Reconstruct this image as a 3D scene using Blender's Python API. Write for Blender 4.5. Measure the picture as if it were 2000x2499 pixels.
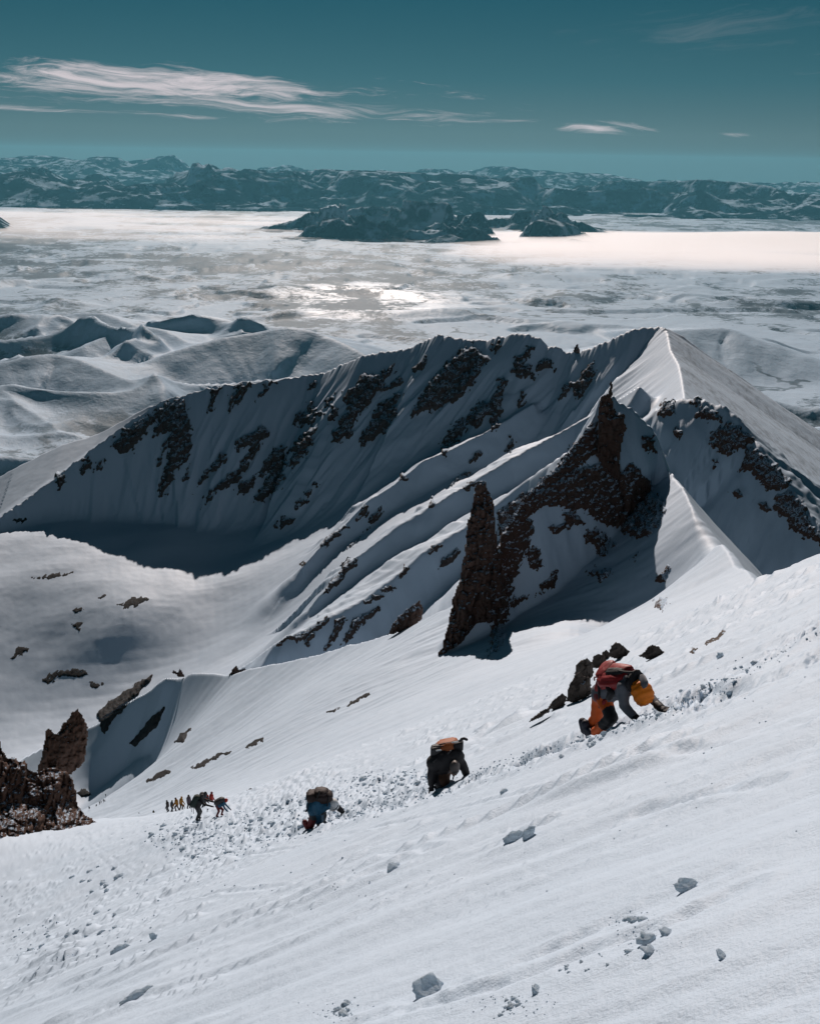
import bpy, bmesh, math, random
import numpy as np
from mathutils import Matrix, Vector

# ------------------------------------------------------------------ clear
for o in list(bpy.data.objects):
    bpy.data.objects.remove(o, do_unlink=True)
SC = bpy.context.scene
COL = SC.collection

# ------------------------------------------------------------------ camera
W, H, F = 2000.0, 2499.0, 2680.0          # photo frame and focal length in its pixels
PITCH, ROLL = math.radians(17.8), math.radians(0.9)
fw = np.array([0.0, math.cos(PITCH), -math.sin(PITCH)])
r0 = np.array([1.0, 0.0, 0.0])
u0 = np.cross(r0, fw)
RT = r0 * math.cos(ROLL) + u0 * math.sin(ROLL)
UP = -r0 * math.sin(ROLL) + u0 * math.cos(ROLL)
cam_d = bpy.data.cameras.new('camera')
cam_d.sensor_fit = 'VERTICAL'
cam_d.sensor_height = 24.0
cam_d.lens = F / H * 24.0
cam_d.clip_start = 0.1
cam_d.clip_end = 200000.0
cam = bpy.data.objects.new('camera', cam_d)
COL.objects.link(cam)
cam.matrix_world = Matrix(((RT[0], UP[0], -fw[0], 0), (RT[1], UP[1], -fw[1], 0), (RT[2], UP[2], -fw[2], 0), (0, 0, 0, 1)))
SC.camera = cam

# ------------------------------------------------------------------ light
SUN_EL, SUN_AZ = math.radians(32.0), math.radians(-4.0)      # azimuth from +Y towards +X
sd = bpy.data.lights.new('sun', 'SUN')
sd.energy = 5.0
sd.angle = math.radians(0.5)
sd.color = (1.0, 0.855, 0.775)
sun = bpy.data.objects.new('sun', sd)
COL.objects.link(sun)
SUNV = Vector((math.cos(SUN_EL) * math.sin(SUN_AZ), math.cos(SUN_EL) * math.cos(SUN_AZ), math.sin(SUN_EL)))
sun.rotation_euler = SUNV.to_track_quat('Z', 'Y').to_euler()

world = bpy.data.worlds.new('World')
SC.world = world
world.use_nodes = True


class NT:
    """tiny helper for building node trees"""
    def __init__(self, tree):
        self.t = tree

    def n(self, typ, ins=None, **kw):
        nd = self.t.nodes.new(typ)
        for k, v in kw.items():
            setattr(nd, k, v)
        for k, v in (ins or {}).items():
            s = nd.inputs[k]
            if isinstance(v, bpy.types.NodeSocket):
                self.t.links.new(v, s)
            else:
                s.default_value = v
        return nd

    def math(self, op, a, b=0.0, c=None, clamp=False):
        ins = {0: a, 1: b}
        if c is not None:
            ins[2] = c
        return self.n('ShaderNodeMath', ins, operation=op, use_clamp=clamp).outputs[0]

    def ramp(self, fac, stops, interp='LINEAR'):
        nd = self.n('ShaderNodeValToRGB', {0: fac})
        cr = nd.color_ramp
        cr.interpolation = interp
        while len(cr.elements) < len(stops):
            cr.elements.new(0.5)
        for e, (p, c) in zip(cr.elements, stops):
            e.position = p
            e.color = c if hasattr(c, '__len__') else (c, c, c, 1)
        return nd.outputs[0]

    def sstep(self, x, a, b):
        return self.n('ShaderNodeMapRange', {0: x, 1: a, 2: b, 3: 0.0, 4: 1.0}, interpolation_type='SMOOTHSTEP').outputs[0]

    def noise(self, vec, scale, detail=4.0, rough=0.5, dist=0.0):
        return self.n('ShaderNodeTexNoise', {'Vector': vec, 'Scale': scale, 'Detail': detail, 'Roughness': rough, 'Distortion': dist}).outputs['Fac']

    def mapping(self, vec, scale=(1, 1, 1), rot=(0, 0, 0), loc=(0, 0, 0)):
        return self.n('ShaderNodeMapping', {'Vector': vec, 'Location': loc, 'Rotation': rot, 'Scale': scale}).outputs[0]

    def mix(self, fac, a, b):
        nd = self.n('ShaderNodeMix', data_type='RGBA')
        for i, v in ((0, fac), (6, a), (7, b)):
            if isinstance(v, bpy.types.NodeSocket):
                self.t.links.new(v, nd.inputs[i])
            else:
                nd.inputs[i].default_value = v
        return nd.outputs[2]


wt = world.node_tree
wt.nodes.clear()
g = NT(wt)
sky = g.n('ShaderNodeTexSky', sky_type='NISHITA', sun_disc=False)
sky.sun_elevation = SUN_EL
sky.sun_rotation = SUN_AZ
sky.altitude = 2800.0
sky.air_density = 1.0
sky.dust_density = 0.25
sky.ozone_density = 1.0
# colour grade of the photograph: the blue of the sky leans to teal, paler towards the horizon
tc = g.n('ShaderNodeTexCoord')
sep = g.n('ShaderNodeSeparateXYZ', {0: tc.outputs['Generated']})
lum = g.n('ShaderNodeRGBToBW', {0: sky.outputs[0]}).outputs[0]
lum = g.math('POWER', g.math('MULTIPLY', lum, 0.16), 0.85)
hue = g.ramp(g.math('MULTIPLY', sep.outputs[2], 2.0, clamp=True), [(0.0, (1.10, 1.68, 1.80, 1)), (0.045, (1.18, 2.12, 2.36, 1)), (0.13, (0.66, 1.98, 2.48, 1)), (0.28, (0.30, 1.75, 2.5, 1)), (1.0, (0.20, 1.15, 1.95, 1))])
teal = g.n('ShaderNodeVectorMath', {0: hue, 3: lum}, operation='SCALE').outputs[0]
# cirrus: wind-drawn streaks fixed in bearing and elevation (degrees)
az = g.math('MULTIPLY', g.math('ARCTAN2', sep.outputs[0], sep.outputs[1]), 57.29578)
el = g.math('MULTIPLY', g.math('ARCSINE', sep.outputs[2]), 57.29578)
ae = g.n('ShaderNodeCombineXYZ', {0: az, 1: el, 2: 0.0}).outputs[0]


def cirrus(u0, v0, ru, rv, tilt, seed, amount, su=0.16, sv=1.15):
    p = g.mapping(ae, (1, 1, 1), (0, 0, 0), (-u0, -v0, 0))
    p = g.n('ShaderNodeVectorRotate', {'Vector': p, 'Angle': math.radians(tilt)}, rotation_type='Z_AXIS').outputs[0]
    r = g.n('ShaderNodeVectorMath', {0: p, 1: (1 / ru, 1 / rv, 0)}, operation='MULTIPLY').outputs[0]
    r = g.n('ShaderNodeVectorMath', {0: r}, operation='LENGTH').outputs['Value']
    body = g.math('SUBTRACT', 1.0, r)
    w = g.n('ShaderNodeTexNoise', {'Vector': g.mapping(p, (0.25, 0.7, 1), (0, 0, 0), (seed, 0, 0)), 'Scale': 1.0, 'Detail': 2.0}).outputs['Color']
    pw = g.n('ShaderNodeMixRGB', {0: 1.4, 1: p, 2: w}, blend_type='ADD').outputs[0]
    n1 = g.noise(g.mapping(pw, (su, sv, 1), (0, 0, 0.06), (seed, seed * 2, 0)), 1.0, 9, 0.70, 0.6)
    f = g.math('ADD', g.math('MULTIPLY', body, 0.55), g.math('MULTIPLY', g.math('SUBTRACT', n1, 0.5), 2.4))
    return g.math('MULTIPLY', g.sstep(f, 0.10, 0.75), amount)


cl = cirrus(-12.0, 3.2, 13.0, 1.15, 2.2, 3.1, 0.92, 0.13, 1.5)
for args in ((-6.0, 2.35, 12.0, 0.55, 2.0, 8.3, 0.75, 0.09, 1.7), (-19.0, 1.95, 9.0, 0.22, 1.0, 5.7, 0.8, 0.08, 1.8), (8.8, 1.55, 2.6, 0.36, 3.0, 1.9, 0.9, 0.16, 1.4), (13.0, 5.9, 7.0, 1.3, -6.0, 9.4, 0.07, 0.14, 1.2), (15.2, 1.35, 1.0, 0.14, 1.0, 6.6, 0.4, 0.2, 1.5),
             (-40.0, 6.0, 14.0, 2.5, 4.0, 2.2, 0.5), (38.0, 5.0, 16.0, 2.0, -3.0, 4.8, 0.5)):
    cl = g.math('MAXIMUM', cl, cirrus(*args))
skyc = g.mix(cl, teal, (13.5, 12.2, 12.8, 1))
bg = g.n('ShaderNodeBackground', {'Color': skyc, 'Strength': 0.05})
wo = g.n('ShaderNodeOutputWorld', {'Surface': bg.outputs[0]})

# ------------------------------------------------------------------ exposure and sampling
SC.view_settings.view_transform = 'Standard'
SC.view_settings.look = 'None'
SC.view_settings.exposure = 0.0
SC.view_settings.gamma = 1.0
SC.view_settings.use_curve_mapping = False
SC.render.engine = 'CYCLES'
SC.cycles.use_denoising = True
SC.cycles.max_bounces = 6
SC.cycles.diffuse_bounces = 3
SC.cycles.volume_bounces = 1
SC.cycles.transparent_max_bounces = 12

# ------------------------------------------------------------------ numeric helpers
RNG = np.random.RandomState(7)
PERM = np.concatenate([RNG.permutation(512)] * 3)
ANG = RNG.rand(512) * 2 * np.pi
GX, GY = np.cos(ANG), np.sin(ANG)


def pnoise(x, y, seed=0):
    x = np.asarray(x, float) + seed * 37.17
    y = np.asarray(y, float) + seed * 91.73
    xi, yi = np.floor(x).astype(np.int64), np.floor(y).astype(np.int64)
    xf, yf = x - xi, y - yi
    u = xf * xf * xf * (xf * (xf * 6 - 15) + 10)
    v = yf * yf * yf * (yf * (yf * 6 - 15) + 10)

    def gr(ix, iy, fx, fy):
        h = PERM[(PERM[ix & 511] + iy) & 511]
        return GX[h] * fx + GY[h] * fy
    a = gr(xi, yi, xf, yf)
    b = gr(xi + 1, yi, xf - 1, yf)
    c = gr(xi, yi + 1, xf, yf - 1)
    d = gr(xi + 1, yi + 1, xf - 1, yf - 1)
    return ((a + (b - a) * u) + ((c + (d - c) * u) - (a + (b - a) * u)) * v) * 1.5


def fbm(x, y, octv=4, seed=0, gain=0.5, lac=2.03):
    s, a, n = 0.0, 1.0, 0.0
    for i in range(octv):
        s = s + a * pnoise(x, y, seed + i * 3)
        n += a
        a *= gain
        x, y = x * lac, y * lac
    return s / n


def ridged(x, y, octv=5, seed=0, gain=0.55, lac=2.1):
    s, a, n, w = 0.0, 1.0, 0.0, 1.0
    for i in range(octv):
        r = (1 - np.abs(pnoise(x, y, seed + i * 3))) ** 2
        s = s + a * r * w
        w = np.clip(r * 1.3, 0, 1)
        n += a
        a *= gain
        x, y = x * lac, y * lac
    return s / n


def sm(x, a, b):
    t = np.clip((x - a) / (b - a), 0, 1)
    return t * t * (3 - 2 * t)


def ray(px, py):
    cx = ((np.asarray(px, float) - W / 2) / F)[..., None]
    cy = ((H / 2 - np.asarray(py, float)) / F)[..., None]
    return cx * RT + cy * UP + fw


def PD(px, py, d):                        # the point seen at a photo pixel, d metres ahead
    v = ray(px, py)
    return v * (np.asarray(d, float)[..., None] / v[..., 1:2])


def PZ(px, py, z):                        # ... at height z
    v = ray(px, py)
    return v * (np.asarray(z, float)[..., None] / v[..., 2:3])


def to_px(p):
    p = np.asarray(p, float)
    w = p @ fw
    return W / 2 + F * (p @ RT) / w, H / 2 - F * (p @ UP) / w


def tps_fit(P, smooth=0.0):
    P = np.asarray(P, float)
    xy, z = P[:, :2], P[:, 2]
    n = len(P)
    d = np.hypot(xy[:, None, 0] - xy[None, :, 0], xy[:, None, 1] - xy[None, :, 1])
    K = np.where(d > 0, d * d * np.log(d + 1e-9), 0) + np.eye(n) * smooth
    A = np.zeros((n + 3, n + 3))
    A[:n, :n] = K
    A[:n, n] = 1
    A[:n, n + 1:] = xy
    A[n, :n] = 1
    A[n + 1:, :n] = xy.T
    w = np.linalg.solve(A, np.concatenate([z, [0, 0, 0]]))

    def ev(x, y):
        out = w[n] + w[n + 1] * x + w[n + 2] * y
        for i in range(n):
            r2 = (x - xy[i, 0]) ** 2 + (y - xy[i, 1]) ** 2
            out = out + w[i] * 0.5 * r2 * np.log(r2 + 1e-9)
        return out
    return ev


def polyline(P, x, y):
    """signed distance (positive = left of travel), interpolated z and arc length for the nearest point of a 3-D polyline"""
    best = np.full(x.shape, 1e18)
    sd_, zc, sc = np.zeros(x.shape), np.zeros(x.shape), np.zeros(x.shape)
    s0 = 0.0
    D2 = np.diff(P[:, :2], axis=0)
    D2 = D2 / np.linalg.norm(D2, axis=1, keepdims=True)
    VT = np.concatenate([D2[:1], D2[:-1] + D2[1:], D2[-1:]])     # tangents at the corners
    for i in range(len(P) - 1):
        ax, ay, az = P[i]
        dx, dy, dz = P[i + 1] - P[i]
        L2 = dx * dx + dy * dy
        L = math.sqrt(L2)
        t = np.clip(((x - ax) * dx + (y - ay) * dy) / L2, 0, 1)
        qx, qy = x - (ax + t * dx), y - (ay + t * dy)
        d2 = qx * qx + qy * qy
        m = d2 < best
        tx = np.where(t <= 0, VT[i, 0], np.where(t >= 1, VT[i + 1, 0], dx))
        ty = np.where(t <= 0, VT[i, 1], np.where(t >= 1, VT[i + 1, 1], dy))
        sg = np.where(tx * qy - ty * qx >= 0, 1.0, -1.0)
        sd_ = np.where(m, np.sqrt(d2) * sg, sd_)
        zc = np.where(m, az + t * dz, zc)
        sc = np.where(m, s0 + t * L, sc)
        best = np.where(m, d2, best)
        s0 += L
    return sd_, zc, sc


def smax(a, b, k):
    h = np.clip(0.5 + 0.5 * (a - b) / k, 0, 1)
    return b + (a - b) * h + k * h * (1 - h)


def crest(rows, sub=4):
    """photo pixels + distance -> smooth 3-D polyline"""
    R = np.array(rows, float)
    P = PD(R[:, 0], R[:, 1], R[:, 2])
    out = []
    n = len(P)
    for i in range(n - 1):
        p0, p1, p2, p3 = P[max(i - 1, 0)], P[i], P[i + 1], P[min(i + 2, n - 1)]
        for k in range(sub):
            t = k / sub
            out.append(0.5 * (2 * p1 + (p2 - p0) * t + (2 * p0 - 5 * p1 + 4 * p2 - p3) * t * t + (3 * p1 - p0 - 3 * p2 + p3) * t ** 3))
    out.append(P[-1])
    return np.array(out)


# ------------------------------------------------------------------ mesh helpers
def mesh_obj(name, verts, faces, mat=None, parent=None, smooth=True, **props):
    me = bpy.data.meshes.new(name)
    verts = np.asarray(verts, np.float32)
    if not isinstance(faces, np.ndarray) and len({len(f) for f in faces}) == 1:
        faces = np.asarray(faces)
    if isinstance(faces, np.ndarray):
        n, k = faces.shape
        me.vertices.add(len(verts))
        me.vertices.foreach_set('co', verts.ravel())
        me.loops.add(n * k)
        me.loops.foreach_set('vertex_index', faces.astype(np.int32).ravel())
        me.polygons.add(n)
        me.polygons.foreach_set('loop_start', np.arange(n, dtype=np.int32) * k)
        if smooth:
            me.polygons.foreach_set('use_smooth', np.ones(n, bool))
        me.update(calc_edges=True)
    else:
        me.from_pydata([tuple(v) for v in verts], [], [tuple(int(i) for i in f) for f in faces])
        if smooth:
            for p in me.polygons:
                p.use_smooth = True
    if mat is not None:
        me.materials.append(mat)
    o = bpy.data.objects.new(name, me)
    COL.objects.link(o)
    if parent is not None:
        o.parent = parent
    for k_, v_ in props.items():
        o[k_] = v_
    return o


def tag(o, label, cat, group=None):
    o['label'] = label
    o['category'] = cat
    if group:
        o['group'] = group
    return o


def grid_faces(nr, nc):
    i = np.arange(nr * nc).reshape(nr, nc)
    return np.stack([i[:-1, :-1], i[:-1, 1:], i[1:, 1:], i[1:, :-1]], -1).reshape(-1, 4)


def compact(verts, faces):
    used = np.unique(faces)
    re = np.full(len(verts), -1, np.int64)
    re[used] = np.arange(len(used))
    return verts[used], re[faces], used


# ------------------------------------------------------------------ materials
def new_mat(name):
    m = bpy.data.materials.new(name)
    m.use_nodes = True
    m.node_tree.nodes.clear()
    q = NT(m.node_tree)
    out = q.n('ShaderNodeOutputMaterial')
    return m, q, out


def principled(q, out, color, rough=0.7, spec=0.3, normal=None, **extra):
    ins = {'Base Color': color, 'Roughness': rough, 'Specular IOR Level': spec}
    ins.update(extra)
    if normal is not None:
        ins['Normal'] = normal
    b = q.n('ShaderNodeBsdfPrincipled', ins)
    q.t.links.new(b.outputs[0], out.inputs['Surface'])
    return b


def simple_mat(name, col, rough=0.75, spec=0.25, var=0.25, scale=9.0, bump=0.15):
    m, q, out = new_mat(name)
    co = q.n('ShaderNodeTexCoord').outputs['Object']
    nz = q.noise(co, scale, 5, 0.6)
    c = q.mix(nz, tuple(v * (1 - var) for v in col) + (1,), tuple(min(1, v * (1 + var)) for v in col) + (1,))
    bp = q.n('ShaderNodeBump', {'Strength': bump, 'Distance': 0.02, 'Height': nz}).outputs[0]
    principled(q, out, c, rough, spec, bp)
    return m


SNOW_A = (0.418, 0.53, 0.65, 1)
SNOW_B = (0.462, 0.562, 0.672, 1)


def snow_mat(name, near=False, dark=None, dscale=0.05):
    m, q, out = new_mat(name)
    co = q.n('ShaderNodeNewGeometry').outputs['Position']
    big = q.noise(co, 0.03 if not near else 0.35, 4, 0.55)
    col = q.mix(big, SNOW_A, SNOW_B)
    rough = 0.62
    if near:
        fine = q.noise(co, 60, 3, 0.6)
        mid = q.noise(co, 9, 4, 0.55)
        h = q.math('ADD', q.math('MULTIPLY', fine, 0.35), mid)
        bp = q.n('ShaderNodeBump', {'Strength': 0.55, 'Distance': 0.03, 'Height': h}).outputs[0]
        principled(q, out, col, rough, 0.25, bp)
    else:
        mid = q.noise(co, 0.6, 5, 0.6)
        bp = q.n('ShaderNodeBump', {'Strength': 0.12, 'Distance': 0.5, 'Height': mid}).outputs[0]
        if dark:
            # wind-scoured ground: gravel showing through thin snow
            a = q.noise(q.mapping(co, (1, 0.35, 1)), dscale * 8, 6, 0.72)
            b_ = q.noise(co, dscale, 3, 0.5)
            f = q.math('MULTIPLY', q.sstep(q.math('ADD', a, q.math('MULTIPLY', b_, 0.5)), 0.66, 0.98), 0.55)
            col = q.mix(f, col, dark)
        principled(q, out, col, rough, 0.25, bp)
    return m


def clod_mat():
    """loose snow: light leaks through the lumps"""
    m, q, out = new_mat('loose_snow')
    co = q.n('ShaderNodeNewGeometry').outputs['Position']
    fine = q.noise(co, 55, 4, 0.65)
    bp = q.n('ShaderNodeBump', {'Strength': 0.6, 'Distance': 0.02, 'Height': fine}).outputs[0]
    d = q.n('ShaderNodeBsdfDiffuse', {'Color': (0.56, 0.66, 0.745, 1), 'Normal': bp})
    t = q.n('ShaderNodeBsdfTranslucent', {'Color': (0.62, 0.71, 0.78, 1), 'Normal': bp})
    mx = q.n('ShaderNodeMixShader', {0: 0.55, 1: d.outputs[0], 2: t.outputs[0]})
    q.t.links.new(mx.outputs[0], out.inputs['Surface'])
    return m


M_CLOD = clod_mat()
M_SNOW = snow_mat('snow')
M_SNOW_NEAR = snow_mat('snow_near', near=True)
M_SCOUR = snow_mat('scoured_snow', dark=(0.10, 0.125, 0.15, 1), dscale=0.03)
# ------------------------------------------------------------------ the mountain as one height function
SL_Y, SL_X = -0.544, 0.563                # the couloir slope the climbers are on
near_pts = [(x, y, -1.6 + SL_Y * y + SL_X * x) for x, y in
            ((0, 0), (-3, 3), (3, 3), (-6, 10), (6, 10), (0, 8), (-10, 22), (8, 20), (-2.3, 25), (0.5, 18.7), (2.4, 13.8), (-16, 42), (12, 30), (-4, 40), (16, 45))]
for px, py, d in ((485, 2000, 52), (300, 2034, 62), (150, 2090, 60), (500, 1977, 78), (514, 1974, 84), (461, 1977, 105), (440, 1980, 112), (415, 1984, 124), (374, 1989, 165), (420, 1962, 200), (340, 1974, 230), (300, 1974, 300), (600, 1940, 100), (620, 1900, 150), (270, 1966, 455), (180, 1966, 455),
                  (1200, 1700, 75), (1300, 1625, 115), (1500, 1590, 75), (1700, 1545, 40), (1850, 1450, 78), (1990, 1425, 78), (2150, 1395, 78),
                  (600, 1800, 240), (900, 1750, 150), (900, 1650, 225), (700, 1700, 285), (500, 1760, 350), (380, 1850, 442), (300, 1890, 468),
                  (1080, 1600, 212), (1250, 1590, 178), (1400, 1530, 185), (1580, 1560, 182), (1640, 1450, 188), (1700, 1390, 178), (1760, 1400, 140),
                  (150, 2050, 110), (0, 2090, 140), (-150, 2140, 140), (0, 2085, 220), (0, 2060, 340), (-250, 2190, 250), (-300, 2200, 420), (-350, 2260, 60), (-350, 2240, 120),
                  (1098, 1482, 252), (997, 1530, 265), (891, 1566, 290), (793, 1591, 315), (684, 1619, 345), (558, 1648, 390), (460, 1646, 430), (400, 1656, 455), (330, 1702, 480), (240, 1765, 500),
                  (1690, 1250, 205), (1750, 1330, 165), (1820, 1395, 125), (1640, 1175, 232)):
    near_pts.append(tuple(PD(px, py, d)))
for px, py in ((-120, 2030), (-40, 2005), (40, 2000), (90, 2020), (140, 2036), (190, 2028), (245, 2004)):   # snow banked against the rock mass on the left
    near_pts.append(tuple(PD(px, py, 74)))
NEAR = tps_fit(near_pts, 4.0)

def poly_len(P):
    return float(np.hypot(np.diff(P[:, 0]), np.diff(P[:, 1])).sum())


EDGE = crest([(-600, 2050, 520), (-200, 1950, 530), (60, 1870, 525), (170, 1800, 512), (240, 1765, 500), (330, 1702, 480), (400, 1656, 455), (460, 1646, 430), (558, 1648, 390), (684, 1619, 345),
              (793, 1591, 315), (891, 1566, 290), (997, 1530, 265), (1098, 1482, 252), (1250, 1400, 240), (1450, 1300, 238), (1590, 1220, 238),
              (1640, 1170, 234), (1690, 1250, 205), (1750, 1330, 165), (1820, 1395, 125), (1880, 1440, 92), (2000, 1424, 78), (2200, 1385, 80), (2600, 1280, 90)], 2)

BOWL = tps_fit([tuple(PZ(a, b, c)) for a, b, c in
                ((550, 1365, -302), (320, 1362, -300), (100, 1290, -296), (-100, 1400, -310), (-250, 1480, -318), (700, 1270, -283), (850, 1200, -258), (1000, 1120, -228),
                 (300, 1500, -315), (600, 1480, -306), (50, 1600, -338), (300, 1640, -340), (-200, 1650, -346), (750, 1380, -275), (850, 1300, -258), (700, 1500, -290))]
               + [tuple(PD(a, b, c)) for a, b, c in
                  ((1100, 1110, 792), (1200, 1130, 782), (1300, 1120, 770), (1400, 1110, 760), (1500, 1070, 720), (960, 1320, 645), (1100, 1260, 662), (1250, 1170, 690), (1380, 1110, 700),
                   (1000, 1410, 540), (1130, 1340, 545), (1260, 1240, 560), (1400, 1140, 590), (900, 1490, 530), (800, 1530, 525), (680, 1640, 500), (560, 1720, 510),
                   (1000, 1660, 350), (1100, 1640, 340), (860, 1700, 385), (760, 1720, 420), (1580, 1030, 590), (1600, 1150, 480), (1800, 1500, 280), (2000, 1620, 240), (1650, 1500, 290), (1300, 1500, 320))], 0.0)

def slope_pt(px, py):
    v = ray(np.array(px, float), np.array(py, float))
    return v * (-1.6 / (v[..., 2] - SL_Y * v[..., 1] - SL_X * v[..., 0]))[..., None]


WD = (slope_pt(1250, 2105) - slope_pt(1000, 2200))[:2]
WD = WD / np.linalg.norm(WD)
# crater rim: left shoulder - crest - peak - arete running back towards the camera
RIM = crest([(-420, 1540, 760), (-250, 1430, 800), (-60, 1300, 850), (77, 1207, 890), (174, 1134, 912), (284, 1049, 935), (394, 976, 952), (435, 966, 955), (522, 941, 960), (615, 930, 960),
             (754, 913, 960), (812, 898, 950), (887, 863, 930), (1000, 846, 910), (1058, 815, 900), (1116, 822, 885), (1191, 825, 870), (1267, 808, 855), (1307, 820, 845), (1348, 842, 838),
             (1395, 860, 830), (1429, 848, 822), (1493, 825, 812), (1545, 799, 806), (1612, 794, 800), (1628, 815, 770), (1634, 850, 735), (1655, 889, 680), (1664, 935, 620), (1668, 964, 580), (1672, 1000, 500), (1690, 1010, 420)], 2)
RIM_PEAK_S = poly_len(RIM[:49])
RIM_OUT = crest([(420, 985, 975), (365, 990, 975), (244, 1057, 972), (154, 1085, 970), (61, 1130, 968), (0, 1163, 965), (-150, 1240, 950), (-400, 1380, 930)], 2)
SPUR = crest([(1628, 806, 800), (1667, 822, 800), (1736, 877, 800), (1823, 935, 800), (1904, 999, 800), (2000, 1057, 800), (2200, 1180, 800), (2500, 1350, 800)], 2)
RIB_A = crest([(1300, 985, 800), (1200, 1045, 785), (1082, 1103, 770), (1033, 1123, 765), (980, 1168, 760), (915, 1212, 752), (891, 1229, 748), (834, 1290, 740), (777, 1338, 725), (740, 1378, 715)], 2)
RIB_B = crest([(1560, 940, 640), (1450, 1005, 660), (1350, 1062, 655), (1240, 1121, 640), (1135, 1184, 630), (1053, 1233, 620), (972, 1281, 615), (915, 1326, 610), (867, 1359, 605), (842, 1395, 600), (785, 1448, 590), (750, 1486, 584)], 2)
RIB_C = crest([(1520, 1060, 440), (1400, 1090, 450), (1290, 1165, 458), (1200, 1235, 455), (1135, 1285, 450), (1045, 1338, 443), (990, 1384, 438), (930, 1430, 432), (867, 1472, 427), (802, 1505, 423), (745, 1535, 421), (704, 1552, 420), (672, 1570, 420), (619, 1606, 430), (558, 1645, 440), (500, 1712, 450)], 2)
BLOCK = crest([(1560, 1060, 400), (1591, 1014, 395), (1602, 996, 392), (1633, 970, 390), (1689, 962, 386), (1746, 976, 380), (1795, 1006, 374), (1844, 1067, 365), (1859, 1097, 360), (1912, 1150, 350), (1938, 1191, 345),
               (1972, 1240, 338), (2000, 1278, 332), (2060, 1360, 322), (2200, 1540, 305)], 2)
PINN = crest([(1215, 1340, 218), (1270, 1225, 222), (1330, 1165, 226), (1400, 1085, 231), (1440, 1025, 235), (1462, 975, 238), (1490, 968, 239), (1530, 985, 240), (1560, 1005, 241), (1590, 1035, 242), (1612, 1085, 242), (1640, 1160, 236), (1650, 1200, 228)], 2)


S1 = np.arange(0, 3000, 0.5)


def ridge_h(P, x, y, left, right, jag=0.0, jscale=6.0, seed=0, ylo=-1e9, yhi=1e9, xlo=-1e9, calm=1e9, lim=1e9):
    """roof-shaped height of a crest polyline; left/right are the side slopes"""
    m = (y > ylo) & (y < yhi) & (x > xlo)
    d, zc, s = polyline(P, x[m], y[m])
    if jag:
        tab = jag * fbm(S1 / jscale, S1 * 0, 4, seed, 0.6) - jag * 0.2
        tab = tab * (1 - 0.8 * sm(S1, calm, calm + 40))
        zc = zc + np.interp(s, S1, tab) * np.exp(-np.abs(d) / (jscale * 0.7))
    L_ = poly_len(P)
    w_ = 1 - sm(np.minimum(s, L_ - s), 0, min(70.0, 0.3 * L_))      # both sides get equally steep towards the ends
    sl = np.where(d > 0, left, right)
    a_ = np.abs(d)
    h = zc - (sl + (max(left, right) - sl) * w_) * np.minimum(a_, lim) - max(left, right) * np.maximum(a_ - lim, 0)
    out = []
    for v, f in ((h, -1e4), (d, 1e4), (s, 0.0)):
        a = np.full(x.shape, f)
        a[m] = v
        out.append(a)
    return out


def coarse(fn, x, y):
    """evaluate a smooth function on every 6th grid node and interpolate"""
    if x.ndim != 2 or min(x.shape) < 60:
        return fn(x, y)
    nr, nc = x.shape
    ri = np.unique(np.append(np.arange(0, nr, 5), nr - 1))
    ci = np.unique(np.append(np.arange(0, nc, 6), nc - 1))
    g_ = fn(x[np.ix_(ri, ci)], y[np.ix_(ri, ci)])
    tmp = np.empty((len(ri), nc))
    k = np.clip(np.searchsorted(ci, np.arange(nc), 'right') - 1, 0, len(ci) - 2)
    t = (np.arange(nc) - ci[k]) / (ci[k + 1] - ci[k])
    tmp = g_[:, k] * (1 - t) + g_[:, k + 1] * t
    k = np.clip(np.searchsorted(ri, np.arange(nr), 'right') - 1, 0, len(ri) - 2)
    yy = y[:, 0]
    t = ((yy - yy[ri[k]]) / (yy[ri[k + 1]] - yy[ri[k]]))[:, None]
    return tmp[k] * (1 - t) + tmp[k + 1] * t


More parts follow.
